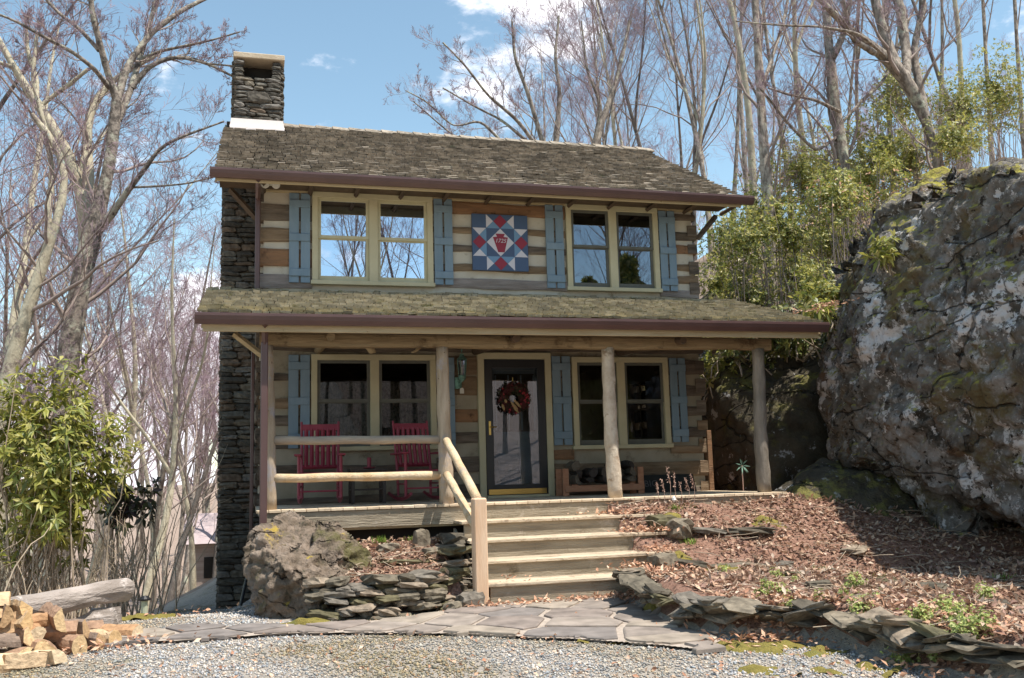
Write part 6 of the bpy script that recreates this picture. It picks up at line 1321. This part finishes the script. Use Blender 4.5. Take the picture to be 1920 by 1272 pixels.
# drifts of leaves at the foot of the steps, against the newel post, on the right ends of the steps, by the wood pile
Ls = []
for (cx, cy, sx, sy, n, zf) in ((.75, -3.95, .35, .14, 420, 0), (.2, -4.02, .45, .07, 260, 0), (1.0, -3.7, .2, .15, 160, -.75), (-.98, -4.02, .16, .08, 120, 0), (-.6, -3.97, .25, .05, 60, 0), (.9, -4.2, .2, .2, 220, 0), (.95, -6.75, .3, .16, 420, 0), (.75, -6.5, .2, .2, 160, 0), (1.6, -8.0, .3, .5, 500, 0), (-4.7, -4.75, .35, .2, 320, 0), (1.35, -3.5, .14, .16, 120, -.6), (1.2, -3.78, .16, .1, 110, -.8), (1.45, -3.0, .2, .12, 190, -.4), (1.35, -2.55, .25, .1, 110, -.2), (-.5, -3.8, .12, .06, 10, -.8), (-3.6, -2, .6, .5, 60, 0), (7.6, -1.0, 1.2, .8, 500, 4.7), (4.75, -1.9, .1, .3, 120, 2.6)):
    x = cx + r.normal(size=n) * sx; y = cy + r.normal(size=n) * sy; z = H(x, y) + .02 if zf == 0 else np.full(n, zf + .01); Ls.append(np.stack([x, y, z + r.random(n) * .05], 1))
P = np.concatenate(Ls); n = len(P); V, F = leaves(P, r.normal(size=(n, 3)) * [1, 1, .4], np.array([0, 0, 1.]) + r.normal(size=(n, 3)) * .6, r.uniform(.04, .08, n), r.uniform(.011, .02, n), fold=.5, droop=-.3)
M_lit2 = palette('drifted_leaves', [(.58, .33, .21), (.50, .27, .17), (.68, .44, .30), (.42, .22, .14), (.72, .52, .38)], bump=0, sc=8, trans=.15)
o = bpy.data.objects.new('drifted_leaves', mk_mesh('drifted_leaves', V, F, [M_lit2], smooth=False)); COL.objects.link(o); props(o, 'drifts of orange brown leaves against the steps, the post and the stone walls', 'leaves', None, 'stuff')
# leaves on the wooded hillside
P = on_ground(16000, 4.5, 18, -3, 12, lambda x, y: (H(x, y) > 1.2), r); n = len(P); V, F = leaves(P + [0, 0, .03], r.normal(size=(n, 3)) * [1, 1, .4], np.array([0, 0, 1.]) + r.normal(size=(n, 3)) * .6, r.uniform(.07, .13, n), r.uniform(.02, .035, n), fold=.5, droop=-.3)
o = bpy.data.objects.new('hillside_leaves', mk_mesh('hillside_leaves', V, F, [M_lit2], smooth=False)); COL.objects.link(o); props(o, 'brown fallen leaves covering the wooded hillside', 'leaves', None, 'stuff')
# gravel: loose angular pebbles
def gtest(x, y):
    return (dist_right(x, y) < .02) & ~((x < -4.75) & (y > -4.3)) & (x < 1.5)
P = on_ground(64000, -6.2, 1.6, -8.8, -3.2, gtest, r); inp = np.array([inpoly(a + r.normal() * .035, b + r.normal() * .035, PATH) and r.random() < .985 for a, b in P[:, :2]]); lbx = (P[:, 0] > -3.1) & (P[:, 0] < -.9) & (P[:, 1] > -4.0); P = P[~inp & ~lbx]
Q = on_ground(9000, -5.0, -3.2, -3.4, 2.5, lambda x, y: x < -3.2, r); P = np.concatenate([P, Q]); n = len(P)
oc = np.array([(1, 0, 0), (0, 1, 0), (-1, 0, 0), (0, -1, 0), (0, 0, 1), (0, 0, -.6)], float); of = np.array([(0, 1, 4), (1, 2, 4), (2, 3, 4), (3, 0, 4), (1, 0, 5), (2, 1, 5), (3, 2, 5), (0, 3, 5)])
s = r.uniform(.006, .015, (n, 1, 1)) * (1 + (r.random((n, 1, 1)) < .05) * .8); V = oc[None] * s * r.uniform(.6, 1.3, (n, 6, 3)) * [1, 1, .75]; a = r.uniform(0, 6.28, n); ca, sa = np.cos(a)[:, None], np.sin(a)[:, None]
V = np.stack([V[..., 0] * ca - V[..., 1] * sa, V[..., 0] * sa + V[..., 1] * ca, V[..., 2]], -1) + P[:, None] + [0, 0, .004]; F = (of[None] + np.arange(n)[:, None, None] * 6).reshape(-1, 3)
M_peb = palette('gravel_pebbles', [(.38, .36, .35), (.52, .46, .40), (.27, .28, .30), (.62, .55, .47), (.46, .35, .27), (.31, .33, .345), (.47, .46, .44), (.19, .19, .20)], bump=0, sc=30, patch=((.62, .54, .36), .55, .95))
o = bpy.data.objects.new('gravel', mk_mesh('gravel', V.reshape(-1, 3), F, [M_peb], smooth=False)); COL.objects.link(o); props(o, 'grey and tan crushed gravel covering the drive', 'gravel', None, 'stuff')
# stray leaves and twigs on the gravel, twigs over the beds
P = on_ground(900, -6, 1.6, -8.8, -4, lambda x, y: (dist_right(x, y) < .02) & (x > -6), r); n = len(P); V, F = leaves(P + [0, 0, .02], r.normal(size=(n, 3)) * [1, 1, .3], np.array([0, 0, 1.]) + r.normal(size=(n, 3)) * .6, r.uniform(.03, .07, n), r.uniform(.008, .02, n), fold=.5, droop=-.3)
o = bpy.data.objects.new('stray_leaves', mk_mesh('stray_leaves', V, F, [M_lit2], smooth=False)); COL.objects.link(o); props(o, 'stray dry leaves scattered on the gravel and flagstones', 'leaves', None, 'stuff')
P = on_ground(1500, -2.7, 8, -9, 0, bedtest, r); n = len(P); D = r.normal(size=(n, 3)) * [1, 1, .12]; D /= np.linalg.norm(D, axis=1, keepdims=True); Ls_ = r.uniform(.1, .5, n)[:, None]; tt = np.linspace(0, 1, 4)[None, :, None]
Q = P[:, None] + [0, 0, .03] + D[:, None] * Ls_[:, None] * tt + r.normal(size=(n, 4, 3)) * .012; V, F = batch_tubes(Q, .004 * np.ones((n, 4)), 4)
o = bpy.data.objects.new('fallen_twigs', mk_mesh('fallen_twigs', V, F, [M_stem])); COL.objects.link(o); props(o, 'thin fallen twigs lying over the mulch', 'twigs', None, 'stuff')
# moss cushions along the path and walls
M_moss = mat('moss', (.19, .16, .035), (.30, .24, .06), sc=14, bump=1.0, bsc=60, spots=(((.20, .19, .05), 6, .56, .08),))
def moss(x, y, sx, sy, h, label, rz=0, z=None):
    rr_ = np.random.default_rng(int(abs(x * 991 + y * 313))); nn = 30; V = []; F = []; g_ = [[None] * nn for _ in range(nn)]; c, s_ = math.cos(rz), math.sin(rz)
    for i in range(nn):
        for j in range(nn):
            u, v = i / (nn - 1) * 2 - 1, j / (nn - 1) * 2 - 1; a_ = x + u * sx * c - v * sy * s_; b_ = y + u * sx * s_ + v * sy * c; q = 1 - (u * u + v * v) * 1.05; hh = max(min(q, .35) / .35, -.6) * h + float(fbm(np.array([[a_ * 5, b_ * 5, 1]]), 3)[0]) * .09 - .012
            V.append((a_, b_, (hpt(a_, b_) if z is None else z) + hh)); 
    for i in range(nn - 1):
        for j in range(nn - 1): F.append((i * nn + j, (i + 1) * nn + j, (i + 1) * nn + j + 1, i * nn + j + 1))
    o = meshobj('moss_patch', V, F, M_moss, smooth=True); props(o, label, 'moss', 'moss patches on the ground')
for a in ((-2.7, -4.42, .5, .10, .05, 'yellow moss strip at the foot of the tan craggy boulder', -.2), (-.15, -6.35, .5, .14, .014, 'moss patch along the front edge of the flagstones', -.55), (.75, -7.05, .5, .25, .03, 'large yellow moss patch at the right corner of the flagstone path', -.9), (.35, -6.9, .25, .14, .03, 'small moss patch at the tip of the flagstone path', -.5), (.55, -5.0, .09, .3, .03, 'moss line between the path and the right stone wall', 0),
          (1.75, -2.85, .2, .1, .12, 'bright moss on the blocky stone by the second step', .2), (3.0, -2.9, .3, .12, .02, 'golden moss beside the yellowish slab', .1), (1.55, -3.55, .18, .12, .05, 'moss beside the end of the third step', .3), (1.9, -3.95, .4, .08, .03, 'moss below the long flat stone in the bed', .1), (.8, -7.9, .3, .22, .012, 'thin moss patch in the gravel at the lower right', -.9), (.2, -7.6, .35, .2, .006, 'faint moss patch in the gravel nearest the viewer', -.6), (-4.35, -2.9, .3, .3, .02, 'moss and dry grass patch beside the stump of the bench', 0)): moss(*a[:5], a[5], a[6])

# ================================================================== distant house in the valley
M_far = mat('distant_roof', (.36, .29, .29), (.44, .36, .36), bump=0); M_farw = mat('distant_wall', (.30, .235, .20), (.42, .35, .30), sc=.8, stretch=(.2, .2, 8), bump=0)
a = at_px(336, 1022, 30); b = at_px(470, 1022, 30); t0 = at_px(352, 964, 33); z0 = hpt(a[0], 30) - .5; dh = thing('distant_house', (a[0] + 2, 32, z0), 'log house with a pale roof far down in the valley left of the chimney', 'house')
part('wall', MB().box(a[0] + .4, b[0], 30.5, 36, z0, a[2]), M_farw, dh); part('roof', MB().poly([(a[0], 30, a[2]), (a[0], 33.2, t0[2]), (a[0], 36.4, a[2]), (a[0], 33.2, t0[2] - .25)], (b[0] - a[0] + .5, 0, 0)), M_far, dh)
for i in range(3): part('window', MB().box(a[0] + 1 + i * 1.1, a[0] + 1.6 + i * 1.1, 30.44, 30.52, a[2] - 1.5, a[2] - .6), M_dark, dh)
for i in range(5): part('log', MB().tube([(a[0] + .3, 30.42, z0 + .5 + i * .4), (b[0], 30.42, z0 + .5 + i * .4)], .13, 6), M_tanwood, dh)
